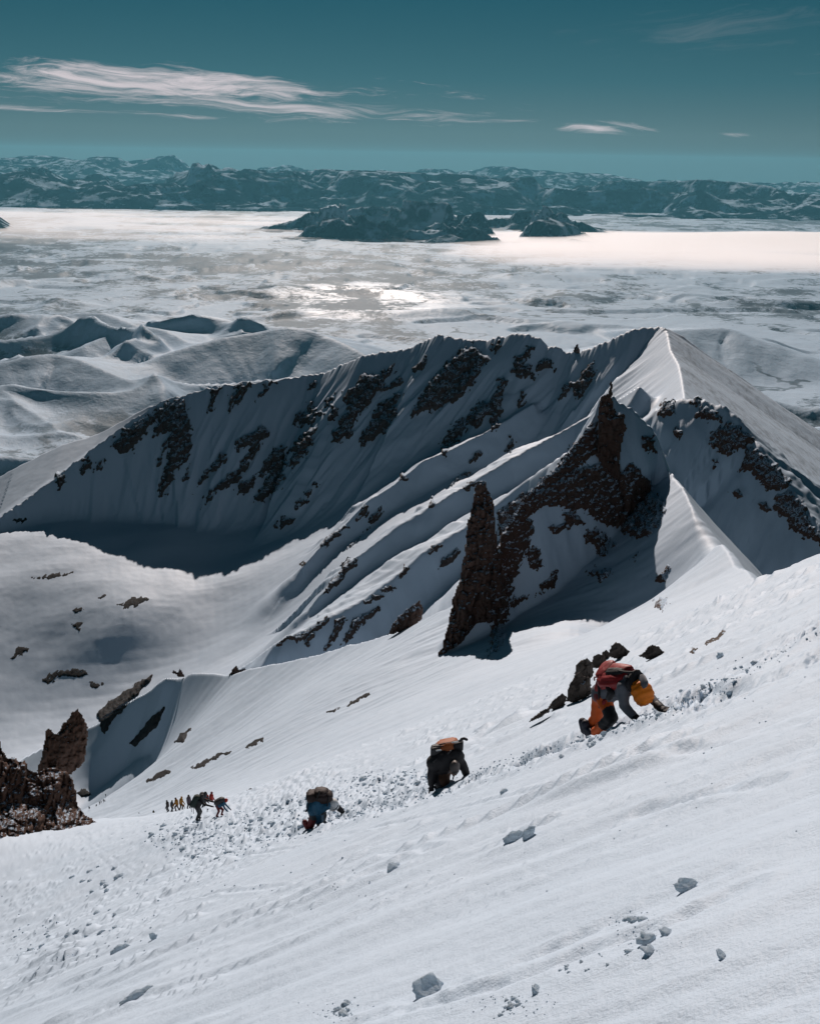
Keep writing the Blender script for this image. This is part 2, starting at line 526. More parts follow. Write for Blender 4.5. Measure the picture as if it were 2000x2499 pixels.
def terrain(x, y, detail=True):
    """height, and which feature owns the point"""
    n = coarse(NEAR, x, y)
    de, ze, _ = polyline(EDGE, x, y)          # positive beyond the edge (travel left to right: left = far side)
    n = np.where(de > 0, np.minimum(n, ze + 1.0) * np.exp(-np.maximum(de, 0) / 4.0) + ze * (1 - np.exp(-np.maximum(de, 0) / 4.0)) - de * 1.0, n)
    w1 = coarse(lambda a, b_: fbm(a / 90, b_ / 90, 3, 40), x, y)
    w2 = np.zeros(x.shape)
    far = y > 55
    w2[far] = fbm(x[far] / 25, y[far] / 25, 3, 41)
    b = np.clip(coarse(BOWL, x, y), -430, -90) + 3.0 * w1
    sw = coarse(lambda a, b_: fbm((a + 0.5 * b_) / 150, (b_ - 0.35 * a) / 62, 2, 45), x, y)
    b = b + 2.6 * sw * sm(y, 480, 560) - 250 * (1 - sm(y, 215, 262)) - 160 * sm(x / np.maximum(y, 1.0), 0.245, 0.30)
    rim, dr, sr = ridge_h(RIM, x, y, 0.62, 1.08, 4.6, 9, 11, 380, calm=RIM_PEAK_S)
    b = b - np.maximum(np.where(dr < 9e3, dr, 0), 0) * 1.5 * sm(y, 430, 520)
    # ribs and gullies running down the shaded face, slanting to the left
    m = (dr < 0) & (dr > -260) & (y > 450)
    dm, sm_ = dr[m], sr[m]
    face = sm(-dm, 2, 40) * (1 - sm(-dm, 150, 240))
    rib = ridged((sm_ - dm * 0.55) / 46.0, (dm * 0.25) / 60.0, 4, 21) - 0.5
    rib2 = fbm((sm_ - dm * 0.6) / 13.0, dm / 40.0, 4, 23)
    rim[m] += face * (rib * 9 + rib2 * 2.4)
    spur, _, _ = ridge_h(SPUR, x, y, 0.75, 0.9, 0.8, 10, 12, 700, 1e9, 100)
    rout, _, _ = ridge_h(RIM_OUT, x, y, 0.30, 0.7, 0.6, 10, 13, 780)
    rout = np.where(dr > 0, rout, -1e4)
    ra, dk, sk = ridge_h(RIB_A, x, y, 0.98, 0.45, 1.6, 16, 14, 540, 980, lim=26)
    m = np.abs(dk) < 60
    ra[m] += sm(np.abs(dk[m]), 0, 6) * (1 - sm(np.abs(dk[m]), 30, 58)) * 2.6 * fbm((sk[m] + 0.6 * dk[m]) / 17, dk[m] / 24, 4, 74)
    rb, dk, sk = ridge_h(RIB_B, x, y, 0.98, 0.42, 1.6, 16, 15, 400, 980, lim=26)
    m = np.abs(dk) < 60
    rb[m] += sm(np.abs(dk[m]), 0, 6) * (1 - sm(np.abs(dk[m]), 30, 58)) * 2.6 * fbm((sk[m] + 0.6 * dk[m]) / 17, dk[m] / 24, 4, 75)
    rc, dk, sk = ridge_h(RIB_C, x, y, 0.98, 0.42, 1.6, 16, 16, 262, 760, lim=26)
    m = np.abs(dk) < 60
    rc[m] += sm(np.abs(dk[m]), 0, 6) * (1 - sm(np.abs(dk[m]), 30, 58)) * 2.6 * fbm((sk[m] + 0.6 * dk[m]) / 17, dk[m] / 24, 4, 76)
    bl, db, sb = ridge_h(BLOCK, x, y, 0.7, 1.0, 3.5, 9, 17, 230, 520)
    m = np.abs(db) < 120
    bl[m] += sm(np.abs(db[m]), 1, 10) * (1 - sm(np.abs(db[m]), 80, 118)) * 2.2 * fbm((sb[m] + 0.5 * db[m]) / 9, db[m] / 14, 4, 31)
    pn, dp, sp = ridge_h(PINN, x, y, 2.0, 2.0, 3.0, 5, 18, 170, 320)
    m = np.abs(dp) < 60
    pn[m] += sm(np.abs(dp[m]), 0.5, 5) * (1 - sm(np.abs(dp[m]), 35, 58)) * 1.6 * fbm(sp[m] / 5, dp[m] / 8, 4, 32)
    cand = np.stack([n, b, rim, spur, rout, ra, rb, rc, bl, pn])
    own = np.argmax(cand, 0)
    z = b
    for c, k in ((ra, 5), (rb, 5), (rc, 4), (rim, 9), (spur, 5), (rout, 6), (bl, 4), (n, 3), (pn, 1.5)):
        z = smax(z, c, k)
    z = z + sm(y, 60, 300) * 0.45 * w2
    uu, vv_ = x[far] * WD[0] + y[far] * WD[1], -x[far] * WD[1] + y[far] * WD[0]
    z[far] += sm(y[far], 60, 120) * (1 - sm(y[far], 300, 460)) * (0.55 * fbm(uu / 26, vv_ / 6, 4, 47) + 0.16 * fbm(uu / 6, vv_ / 1.8, 3, 48))
    z[far] += sm(y[far], 60, 300) * 0.12 * fbm(x[far] / 5, y[far] / 5, 3, 42)
    return z, own


def poly_sdf(poly, x, y):
    """signed pixel distance to a polygon, positive inside"""
    P = np.array(poly, float)
    d = np.full(x.shape, 1e9)
    ins = np.zeros(x.shape, bool)
    n = len(P)
    for i in range(n):
        ax, ay = P[i]
        bx, by = P[(i + 1) % n]
        ex, ey = bx - ax, by - ay
        t = np.clip(((x - ax) * ex + (y - ay) * ey) / (ex * ex + ey * ey + 1e-9), 0, 1)
        d = np.minimum(d, np.hypot(x - ax - t * ex, y - ay - t * ey))
        c = ((ay > y) != (by > y)) & (x < ex * (y - ay) / (by - ay + 1e-12) + ax)
        ins ^= c
    return np.where(ins, d, -d)


# sastrugi: small wind steps running up to the right across the near slope
TRAIL = slope_pt([2140, 1900, 1760, 1640, 1540, 1440, 1300, 1180, 1080, 980, 900, 840], [1470, 1598, 1672, 1728, 1762, 1800, 1846, 1890, 1928, 1955, 1972, 1992])
TRAIL2 = slope_pt([2140, 1960, 1830, 1720, 1640], [1520, 1640, 1690, 1712, 1738])
RUTS = [slope_pt([330, 800, 1230, 1420, 1620, 1800], [2560, 2520, 2420, 2340, 2275, 2190]), slope_pt([860, 1200, 1500, 1640, 1760], [2500, 2380, 2245, 2190, 2140]),
        slope_pt([-60, 230, 420, 640, 900, 1060], [2335, 2280, 2215, 2170, 2110, 2080]), slope_pt([-60, 150, 330], [2250, 2200, 2150]), slope_pt([1150, 1250, 1330], [2075, 2040, 2015]),
        slope_pt([1560, 1680, 1760, 1880], [1980, 1950, 1930, 1905]), slope_pt([150, 330, 400], [2510, 2440, 2420])]


DEB = [(355, 2030), (420, 2005), (560, 1992), (640, 1975), (770, 1925), (930, 1880), (1045, 1888), (1050, 1920), (950, 1950), (850, 1990), (800, 2020), (700, 2050), (560, 2085), (470, 2120), (430, 2090), (370, 2060)]


def near_detail(x0, y0):
    out = np.zeros(x0.shape)
    mk = np.hypot(x0, y0) < 165
    x, y = x0[mk], y0[mk]
    dist = np.hypot(x, y)
    u = x * WD[0] + y * WD[1]
    v = -x * WD[1] + y * WD[0]
    amp = 1 - sm(dist, 45, 110)
    grow = 0.6 + 0.9 * sm(dist, 8, 30)                        # coarser ripples are what shows further down
    wv = v + 0.22 * fbm(u / 2.5, v / 2.5, 2, 54) + 0.05 * pnoise(u / 0.5, v / 0.5, 58)
    # long soft drifts
    z = 0.075 * grow * fbm(u / 14, wv / 0.5, 4, 59) + 0.15 * fbm(u / 7, v / 4, 3, 55) + 0.05 * fbm(u / 2.6, wv / 0.8, 3, 52)
    # broken wind crust: slabs that end in a sharp little scarp on the side towards the camera
    for per, hgt, thr, sd_ in ((0.75, 0.14, 0.10, 56), (0.33, 0.075, 0.07, 66), (1.7, 0.20, 0.24, 76), (0.16, 0.036, 0.08, 86)):
        ph = (wv / per + 0.75 * fbm(u / (per * 5), v / (per * 3), 3, sd_)) % 1.0
        saw = np.where(ph < 0.07, ph / 0.07, 1 - (ph - 0.07) / 0.93) ** 1.3
        mask = sm(fbm(u / (per * 4.5), v / (per * 1.9), 3, sd_ + 3), thr, thr + 0.16) * sm(fbm(x / 6, y / 6, 2, sd_ + 5), -0.15, 0.25)
        z = z + hgt * grow * saw * mask
    z = z + 0.006 * fbm(x / 0.30, y / 0.30, 3, 53) * grow
    # churned debris field below the third climber
    zz = -1.6 + SL_Y * y + SL_X * x
    qx, qy = to_px(np.stack([x, y, zz], -1))
    inside = (qx > 300) & (qx < 1120) & (qy > 1840) & (qy < 2160)
    cm = np.zeros(x.shape)
    cm[inside] = sm(poly_sdf(DEB, qx[inside], qy[inside]), -14, 14)
    z = z + cm * (0.22 * fbm(x / 0.45, y / 0.45, 4, 91, 0.62) + 0.10 * np.abs(pnoise(x / 0.22, y / 0.22, 95)) - 0.03)
    # the kicked trail of the climbers and old ruts
    for P, wdt, dep, rgh in [(TRAIL, 0.34, 0.16, 0.22), (TRAIL2, 0.24, 0.10, 0.15)] + [(r_, 0.07, 0.03, 0.03) for r_ in RUTS]:
        d, _, s = polyline(P, x, y)
        d = d + wdt * 0.8 * fbm(s / 1.2, s * 0, 3, 59)
        k = np.exp(-(d / wdt) ** 2)
        lump = fbm(x / 0.28, y / 0.28, 3, 60) + 0.6 * fbm(x / 0.11, y / 0.11, 2, 63)
        gate = 0.35 + 0.65 * sm(fbm(s / 2.2, s * 0, 3, 64), -0.2, 0.2)
        z = z + gate * (-dep * k + rgh * lump * np.exp(-(d / (wdt * 1.7)) ** 2) + dep * 0.45 * np.exp(-((np.abs(d) - wdt * 1.7) / (wdt * 0.7)) ** 2))
    out[mk] = amp * z
    return out


def surf(x, y):
    z, own = terrain(x, y)
    return z + near_detail(x, y), own


# grid: columns evenly spaced in bearing, rows denser where the steep faces are
cols = np.linspace(-330, 2330, 700)
tanb = (cols - W / 2) / F * 1.055
rows = np.concatenate([np.exp(np.linspace(math.log(2.2), math.log(60), 300))[:-1], np.linspace(60, 170, 110)[:-1], np.linspace(170, 262, 170)[:-1],
                       np.linspace(262, 560, 200)[:-1], np.linspace(560, 720, 90)[:-1], np.linspace(720, 985, 200)[:-1], np.linspace(985, 2600, 30)])
TB, DD = np.meshgrid(tanb, rows)
GXX, GYY = TB * DD, DD
GZ, OWN = surf(GXX, GYY)
V = np.stack([GXX, GYY, GZ], -1).reshape(-1, 3)
FC = grid_faces(len(rows), len(cols))
own_f = OWN.reshape(-1)[FC[:, 0]]
yf = V[FC[:, 0], 1]


def vnormals(Z, X, Y):
    P = np.stack([X, Y, Z], -1)
    du = np.gradient(P, axis=1)
    dv = np.gradient(P, axis=0)
    n = np.cross(du, dv)
    return (n / np.linalg.norm(n, axis=-1, keepdims=True)).reshape(-1, 3)


VN = vnormals(GZ, GXX, GYY)


def hit(px, py, d0=2.3, d1=2500.0, n=900):
    """first point of the terrain seen at photo pixels (bilinear on the grid)"""
    px, py = np.atleast_1d(np.asarray(px, float)), np.atleast_1d(np.asarray(py, float))
    v = ray(px, py)
    v = v / v[:, 1:2]
    ci = np.interp(v[:, 0], tanb, np.arange(len(tanb)))
    c0 = np.clip(ci.astype(int), 0, len(tanb) - 2)
    t = (ci - c0)[None]
    prof = GZ[:, c0] * (1 - t) + GZ[:, c0 + 1] * t              # rows x N
    below = v[None, :, 2] * rows[:, None] < prof
    below &= rows[:, None] >= d0
    k = np.argmax(below, 0)
    ok = below.any(0) & (k > 0)
    k = np.clip(k, 1, len(rows) - 1)
    idx = np.arange(len(px))
    f0 = v[:, 2] * rows[k - 1] - prof[k - 1, idx]
    f1 = v[:, 2] * rows[k] - prof[k, idx]
    tt = np.clip(f0 / np.where(np.abs(f0 - f1) < 1e-9, 1e-9, f0 - f1), 0, 1)
    d = rows[k - 1] + (rows[k] - rows[k - 1]) * tt
    return v * d[:, None], ok


def ground_z(x, y):
    z, _ = surf(np.atleast_1d(np.asarray(x, float)), np.atleast_1d(np.asarray(y, float)))
    return z


REG = np.full(len(FC), 1)
REG[own_f == 0] = 0
REG[np.isin(own_f, (2, 4, 5, 6, 7))] = 2
REG[np.isin(own_f, (3,))] = 3
REG[np.isin(own_f, (8,))] = 4
REG[np.isin(own_f, (9,))] = 5
dr_, _, _ = polyline(RIM, V[FC[:, 0], 0], V[FC[:, 0], 1])
REG[(REG == 2) & (dr_ > 0) & (own_f == 2)] = 3
for k, nm, mt in ((0, 'snow_slope', M_SNOW_NEAR), (1, 'snow_bowl', M_SNOW), (2, 'crater_ridge', M_SNOW), (3, 'scoured_flank', M_SCOUR), (4, 'rock_shoulder', M_SNOW), (5, 'pinnacle_face', M_SNOW)):
    fc = FC[REG == k]
    if not len(fc):
        continue
    vv, ff, used = compact(V, fc)
    o = mesh_obj(nm, vv, ff, mt, kind='structure')
    o.data.normals_split_custom_set_from_vertices([tuple(n_) for n_ in VN[used]])
# ------------------------------------------------------------------ the snowy plain far below
Z0 = -1500.0


def plain_mat():
    m, q, out = new_mat('snow_plain')
    co = q.n('ShaderNodeNewGeometry').outputs['Position']
    km = q.mapping(co, (0.001, 0.001, 0.001))
    warp = q.n('ShaderNodeTexNoise', {'Vector': km, 'Scale': 0.7, 'Detail': 2.0}).outputs['Color']
    wv = q.n('ShaderNodeMixRGB', {0: 0.35, 1: km, 2: warp}, blend_type='ADD').outputs[0]
    broad = q.noise(q.mapping(km, (0.30, 0.22, 1)), 1.0, 4, 0.55)
    mid = q.noise(q.mapping(wv, (1.0, 0.7, 1)), 1.6, 6, 0.68)
    fine = q.noise(km, 14.0, 5, 0.7)
    dots = q.n('ShaderNodeTexVoronoi', {'Vector': km, 'Scale': 16.0, 'Randomness': 1.0}).outputs['Distance']
    f1 = q.sstep(q.math('ADD', q.math('MULTIPLY', mid, 1.0), q.math('ADD', q.math('MULTIPLY', broad, 0.9), q.math('MULTIPLY', fine, 0.55))), 1.21, 1.33)
    f2 = q.math('MULTIPLY', q.sstep(dots, 0.22, 0.10), q.sstep(q.math('ADD', mid, broad), 1.0, 1.14))
    # dry scrub and ploughed strips between the snow fields
    strips = q.noise(q.mapping(wv, (2.4, 14.0, 1), (0, 0, 0.25)), 1.0, 3, 0.6)
    f3 = q.math('MULTIPLY', q.sstep(strips, 0.58, 0.68), q.sstep(broad, 0.40, 0.52))
    # dry watercourses and field tracks
    dn = q.math('ABSOLUTE', q.math('SUBTRACT', q.noise(q.mapping(wv, (0.55, 0.9, 1)), 1.0, 5, 0.55), 0.5))
    f4 = q.math('MULTIPLY', q.sstep(dn, 0.011, 0.004), q.sstep(q.noise(km, 1.1, 2, 0.5), 0.42, 0.58))
    f = q.math('MAXIMUM', q.math('MAXIMUM', f1, f2), q.math('MAXIMUM', q.math('MULTIPLY', f3, 0.7), q.math('MULTIPLY', f4, 0.85)))
    hgt = q.n('ShaderNodeSeparateXYZ', {0: co}).outputs[2]
    f = q.math('MULTIPLY', f, q.math('SUBTRACT', 1.0, q.math('MULTIPLY', q.sstep(hgt, Z0 + 45.0, Z0 + 120.0), 0.8)))     # the hills keep their snow
    tone = q.mix(q.noise(km, 0.5, 5, 0.6), (0.345, 0.45, 0.565, 1), (0.49, 0.61, 0.735, 1))
    col = q.mix(q.math('MULTIPLY', f, 0.82), tone, (0.05, 0.075, 0.095, 1))
    bp = q.n('ShaderNodeBump', {'Strength': 0.35, 'Distance': 60.0, 'Height': q.math('ADD', q.math('MULTIPLY', fine, 0.25), mid)}).outputs[0]
    # sun glint placed mid-plain: specular raised round one spot by a mask
    glint_c = PZ(np.array(905.0), np.array(728.0), np.array(Z0))
    dv = q.n('ShaderNodeVectorMath', {0: q.n('ShaderNodeVectorMath', {0: co, 1: tuple(glint_c)}, operation='SUBTRACT').outputs[0], 1: (1 / 1500.0, 1 / 2600.0, 0.0)}, operation='MULTIPLY').outputs[0]
    rr = q.n('ShaderNodeVectorMath', {0: dv}, operation='LENGTH').outputs['Value']
    ice = q.math('MULTIPLY', q.sstep(q.math('ADD', rr, q.math('MULTIPLY', mid, 1.2)), 1.45, 0.75), q.math('SUBTRACT', 1.0, f))  # mask of the placed glint, left off the dark patches
    principled(q, out, col, 0.5, q.math('ADD', 0.01, q.math('MULTIPLY', ice, 0.085)), bp)
    return m


M_PLAIN = plain_mat()


def hills_mat(name, dark, thr, pale=(0.42, 0.50, 0.58, 1)):
    m, q, out = new_mat(name)
    geo = q.n('ShaderNodeNewGeometry')
    km = q.mapping(geo.outputs['Position'], (0.001, 0.001, 0.001))
    a = q.noise(km, 1.3, 6, 0.66)
    b_ = q.noise(km, 3.2, 4, 0.6)
    f = q.sstep(q.math('ADD', a, q.math('MULTIPLY', b_, 0.6)), thr, thr + 0.13)
    col = q.mix(f, dark, pale)
    bp = q.n('ShaderNodeBump', {'Strength': 0.5, 'Distance': 80.0, 'Height': b_}).outputs[0]
    principled(q, out, col, 0.9, 0.0, bp)
    return m


M_HILL = hills_mat('hill_snow', (0.012, 0.020, 0.026, 1), 0.76)
M_RANGE = hills_mat('range_snow', (0.008, 0.016, 0.022, 1), 0.79, (0.36, 0.46, 0.56, 1))

pc = np.linspace(-700, 2700, 620)
pt = (pc - W / 2) / F * 1.055
pr = np.concatenate([np.exp(np.linspace(math.log(3300), math.log(14000), 330))[:-1], np.exp(np.linspace(math.log(14000), math.log(62000), 120))])
PT, PDD = np.meshgrid(pt, pr)
PX, PY = PT * PDD, PDD
PPX = 1000 + PT / 1.055 * F                              # photo column of each node
left = 1 - sm(PPX, 620, 1000)
nearm = 1 - sm(PDD, 8600, 10800)
wx, wy = PX + 500 * fbm(PX / 1800, PY / 1800, 2, 71), PY + 500 * fbm(PX / 1800, PY / 1800, 2, 72)
hz = 26 * fbm(PX / 2600, PY / 2600, 4, 61) + 9 * fbm(PX / 500, PY / 700, 4, 62)
roll = ridged(wx / 2300, wy / 1500, 3, 64, 0.42)
hz = hz + left * nearm * np.clip(roll - 0.42, 0, 1) * 560 * (0.6 + 0.4 * sm(PDD, 5500, 8000))
hz = hz + left * nearm * 24 * np.abs(fbm(wx / 420, wy / 700, 3, 66))
right = sm(PPX, 1500, 1900)
hz = hz + right * (1 - sm(PDD, 6300, 7600)) * np.clip(ridged(wx / 1500, wy / 1300, 3, 67, 0.4) - 0.45, 0, 1) * 330
hz = hz + np.clip(ridged(wx / 3600, wy / 2400, 3, 68, 0.45) - 0.62, 0, 1) * 190 * sm(PDD, 9000, 11000) * (1 - sm(PDD, 15000, 18000))
# river terraces
hz = hz - 30 * sm(fbm(wx / 1700, wy / 900, 3, 69), 0.10, 0.15) * sm(PDD, 8500, 10000)


def bump_line(rows, lslope, rslope, add=0.0):
    P = crest(rows, 3)
    d, zc, s = polyline(P, PX, PY)
    zc = zc + 14 * fbm(s / 300, s * 0, 3, 75)
    L_ = poly_len(P)
    w_ = 1 - sm(np.minimum(s, L_ - s), 0, 0.4 * L_)
    sl = np.where(d > 0, lslope, rslope)
    h = zc - (sl + (max(lslope, rslope) - sl) * w_) * np.abs(d)
    return h + 26 * fbm(wx / 330, wy / 500, 3, 74) * sm(np.abs(d), 0, 200)


PZZ = Z0 + hz
for rows_, ls, rs in (([(280, 905, 7300), (430, 856, 7600), (540, 825, 7800), (640, 807, 7900), (720, 800, 7900), (800, 822, 7800), (880, 860, 7500), (940, 900, 7300)], 0.25, 0.42),
                      ([(-120, 800, 9300), (0, 775, 9600), (70, 765, 9700), (150, 792, 9500)], 0.25, 0.35),
                      ([(140, 775, 9700), (190, 762, 9800), (250, 765, 9800), (330, 795, 9500)], 0.25, 0.40),
                      ([(-100, 905, 6700), (60, 872, 6900), (150, 868, 7000), (260, 905, 6800), (330, 940, 6600)], 0.22, 0.36),
                      ([(200, 845, 8100), (320, 800, 8500), (400, 806, 8400), (470, 840, 8100)], 0.22, 0.35),
                                            ([(1640, 805, 8600), (1760, 800, 8700), (1800, 812, 8600)], 0.15, 0.3)):
    PZZ = smax(PZZ, bump_line(rows_, ls, rs), 40)
PV = np.stack([PX, PY, PZZ], -1).reshape(-1, 3)
mesh_obj('snow_plain', PV, grid_faces(len(pr), len(pc)), M_PLAIN, kind='structure')


def hill_range(name, c0, c1, nc, d0, d1, nr, crest_rows, mat, seed, wl, base=Z0, shape=1.0, lo=0.30, ef=0.06, pw=1.0):
    cc = np.linspace(c0, c1, nc)
    tt = (cc - W / 2) / F * 1.055
    dd = np.linspace(d0, d1, nr)
    T, D_ = np.meshgrid(tt, dd)
    X, Y = T * D_, D_
    cr = np.array(crest_rows, float)
    dm = 0.5 * (d0 + d1)
    zc = PD(cr[:, 0], cr[:, 1], np.full(len(cr), dm))
    env = np.interp(T, zc[:, 0] / dm, zc[:, 2]) - base
    v = (D_ - d0) / (d1 - d0)
    prof = np.clip(np.sin(np.pi * np.clip(v, 0, 1)), 0, 1) ** shape
    ww = 0.55 * X + wl * 0.55 * fbm(X / wl, Y / wl, 3, seed + 5)
    wy_ = Y + wl * 0.55 * fbm(X / wl, Y / wl, 3, seed + 15)
    r = 0.6 * ridged(ww / wl, wy_ / (wl * 1.5), 5, seed, 0.48, 2.15) + 0.4 * ridged(ww / (wl * 2.3), wy_ / (wl * 2.3), 5, seed + 31, 0.5)
    r = np.clip((r - 0.28) / 0.46, 0, 1.0) ** pw
    edge = sm(cc, c0, c0 + ef * (c1 - c0)) * (1 - sm(cc, c1 - ef * (c1 - c0), c1))
    Z = base - 40 + (env + 40) * prof * (lo + (1 - lo) * r) * edge[None, :]
    return mesh_obj(name, np.stack([X, Y, Z], -1).reshape(-1, 3), grid_faces(nr, nc), mat, kind='structure')


hill_range('low_hills', 570, 1520, 380, 21200, 27500, 130, [(590, 520), (650, 496), (760, 488), (860, 482), (960, 486), (1060, 496), (1200, 490), (1300, 480), (1400, 484), (1500, 510)], M_HILL, 81, 1500, lo=0.0, shape=0.8, ef=0.35, pw=2.3)
hill_range('island_hill', -160, 120, 60, 22500, 26500, 40, [(-160, 470), (0, 474), (60, 482), (120, 510)], M_HILL, 84, 2200, lo=0.5, ef=0.45)
hill_range('mountain_range', -500, 2500, 900, 33000, 45000, 150,
           [(-500, 406), (0, 402), (60, 396), (130, 406), (190, 414), (250, 404), (320, 408), (400, 404), (470, 398), (510, 390), (570, 396), (640, 404), (690, 410), (740, 404), (800, 410), (900, 416), (1000, 420), (1100, 424), (1200, 430), (1300, 430),
            (1400, 430), (1500, 436), (1650, 442), (1700, 438), (1850, 450), (2000, 456), (2500, 476)], M_RANGE, 87, 4200, lo=0.0, shape=0.6, pw=0.9)
hill_range('far_mountain_range', -500, 2500, 500, 52000, 64000, 70,
           [(-500, 380), (0, 384), (100, 378), (180, 384), (240, 380), (330, 386), (430, 378), (480, 382), (560, 386), (700, 392), (900, 398), (1100, 402), (1300, 409), (1500, 417), (1700, 425), (1900, 435), (2000, 438), (2500, 452)], M_RANGE, 91, 5200, lo=0.45, shape=0.5)


# ------------------------------------------------------------------ ground fog lying on the plain
def fog_mat(name, dens, col):
    m, q, out = new_mat(name)
    v = q.n('ShaderNodeVolumePrincipled', {'Color': col, 'Density': dens, 'Anisotropy': 0.55})
    q.t.links.new(v.outputs[0], out.inputs['Volume'])
    return m


def fog_bank(name, c0, c1, nc, d0, d1, nr, thick, seed, wl, mat, bias=0.0):
    cc = np.linspace(c0, c1, nc)
    tt = (cc - W / 2) / F * 1.055
    dd = np.linspace(d0, d1, nr)
    T, D_ = np.meshgrid(tt, dd)
    X, Y = T * D_, D_
    u, v = np.meshgrid(np.linspace(-1, 1, nc), np.linspace(-1, 1, nr))
    e = (1 - np.abs(u) ** 2) * (1 - v * v)
    h = 1.9 * e * (1 + 1.0 * fbm(X / wl, Y / (wl * 0.45), 4, seed)) - 0.40 + bias * e
    h = np.clip(h, -0.08, 1.0)
    top = np.stack([X, Y, Z0 + 20 + thick * h], -1).reshape(-1, 3)
    bot = np.stack([X, Y, Z0 + 20 + thick * np.minimum(-0.10, -0.10 + 0 * h)], -1).reshape(-1, 3)
    n = nr * nc
    f = grid_faces(nr, nc)
    i = np.arange(n).reshape(nr, nc)
    ring = np.concatenate([i[0, :], i[1:, -1], i[-1, -2::-1], i[-2:0:-1, 0]])
    nx = np.roll(ring, -1)
    sides = np.stack([ring, ring + n, nx + n, nx], -1)
    allf = np.concatenate([f, f[:, ::-1] + n, sides])
    return mesh_obj(name, np.concatenate([top, bot]), allf, mat, kind='stuff', label='bank of pale ground fog lying on the snowy plain')


M_FOG = fog_mat('ground_fog', 0.0022, (1.0, 0.975, 0.985, 1))
fog_bank('fog_bank', 980, 3000, 90, 15800, 26500, 60, 100, 95, 5000, M_FOG, 0.40)
fog_bank('fog_bank', -700, 1000, 90, 18500, 33000, 60, 22, 97, 3000, M_FOG, -0.40)


# ------------------------------------------------------------------ haze: the air between here and the ranges
def haze():
    m, q, out = new_mat('haze_air')
    v = q.n('ShaderNodeVolumePrincipled', {'Color': (0.19, 0.62, 0.82, 1), 'Density': 0.58e-5, 'Anisotropy': 0.3})
    q.t.links.new(v.outputs[0], out.inputs['Volume'])
    a, b_, c = 62000.0, -3000.0, 72000.0
    z0, z1 = Z0 - 260.0, 420.0
    vs = [(x, y, z) for z in (z0, z1) for x, y in ((-a, b_), (a, b_), (a, c), (-a, c))]
    fs = [(0, 3, 2, 1), (4, 5, 6, 7), (0, 1, 5, 4), (1, 2, 6, 5), (2, 3, 7, 6), (3, 0, 4, 7)]
    mesh_obj('haze', vs, fs, m, smooth=False, kind='stuff')


haze()
# ------------------------------------------------------------------ rock
def rock_mat(name, c1, c2, snow_thr=0.60, sc=0.35, snow=True):
    m, q, out = new_mat(name)
    geo = q.n('ShaderNodeNewGeometry')
    co = geo.outputs['Position']
    st = q.mapping(co, (1, 1, 0.38))
    a = q.noise(st, sc, 6, 0.65)
    b_ = q.noise(st, sc * 6, 5, 0.7)
    col = q.mix(q.math('ADD', q.math('MULTIPLY', a, 0.7), q.math('MULTIPLY', b_, 0.3)), c1, c2)
    cr = q.n('ShaderNodeTexVoronoi', {'Vector': co, 'Scale': sc * 3.0}, feature='DISTANCE_TO_EDGE').outputs['Distance']
    if snow:
        nz = q.n('ShaderNodeSeparateXYZ', {0: geo.outputs['Normal']}).outputs[2]
        k = q.math('ADD', q.math('MULTIPLY', nz, 0.30), q.noise(co, sc * 3.2, 6, 0.78))
        f = q.sstep(k, snow_thr + 0.16, snow_thr + 0.22)
        col = q.mix(f, col, SNOW_A)
    bp = q.n('ShaderNodeBump', {'Strength': 0.7, 'Distance': 0.5 / sc * 0.35, 'Height': q.math('ADD', b_, q.math('MULTIPLY', cr, 0.22))}).outputs[0]
    principled(q, out, col, 0.85, 0.2, bp)
    return m


M_ROCK_FAR = rock_mat('crater_rock', (0.020, 0.017, 0.017, 1), (0.085, 0.060, 0.052, 1), 0.555, 0.26)
M_ROCK_BARE = rock_mat('bare_rock', (0.008, 0.009, 0.010, 1), (0.020, 0.020, 0.021, 1), 0.74, 0.22)
M_ROCK_MID = rock_mat('pinnacle_rock', (0.022, 0.017, 0.015, 1), (0.115, 0.064, 0.048, 1), 0.535, 0.6)
M_ROCK_NEAR = rock_mat('boulder_rock', (0.035, 0.03, 0.028, 1), (0.12, 0.095, 0.08, 1), 0.66, 2.2)
M_ROCK_TOWER = rock_mat('tower_rock', (0.022, 0.015, 0.012, 1), (0.12, 0.062, 0.042, 1), 0.62, 0.9)


def facet(x, y, scale, seed, tilt=1.0):
    """blocky broken surface: every cell is a tilted plane (about -1..1)"""
    gx_, gy_ = x / scale, y / scale
    ix, iy = np.floor(gx_).astype(np.int64), np.floor(gy_).astype(np.int64)
    best = np.full(x.shape, 1e9)
    out = np.zeros(x.shape)
    for ox in (-1, 0, 1):
        for oy in (-1, 0, 1):
            cx_, cy_ = ix + ox, iy + oy
            h = PERM[(PERM[(cx_ + seed * 13) & 511] + cy_) & 511]
            h2 = PERM[(h + 7) & 511]
            h3 = PERM[(h2 + 31) & 511]
            qx_, qy_ = cx_ + h / 511.0 - gx_, cy_ + h2 / 511.0 - gy_
            dd_ = qx_ * qx_ + qy_ * qy_
            m = dd_ < best
            best = np.where(m, dd_, best)
            out = np.where(m, (h3 / 255.5 - 1) * 0.7 + tilt * (GX[h] * qx_ + GY[h] * qy_), out)
    return out


def grid_lookup(A, P):
    tb = P[:, 0] / P[:, 1]
    c = np.clip(np.round(np.interp(tb, tanb, np.arange(len(tanb)))).astype(int), 0, len(tanb) - 1)
    r = np.clip(np.round(np.interp(P[:, 1], rows, np.arange(len(rows)))).astype(int), 0, len(rows) - 1)
    return A[r * len(tanb) + c]


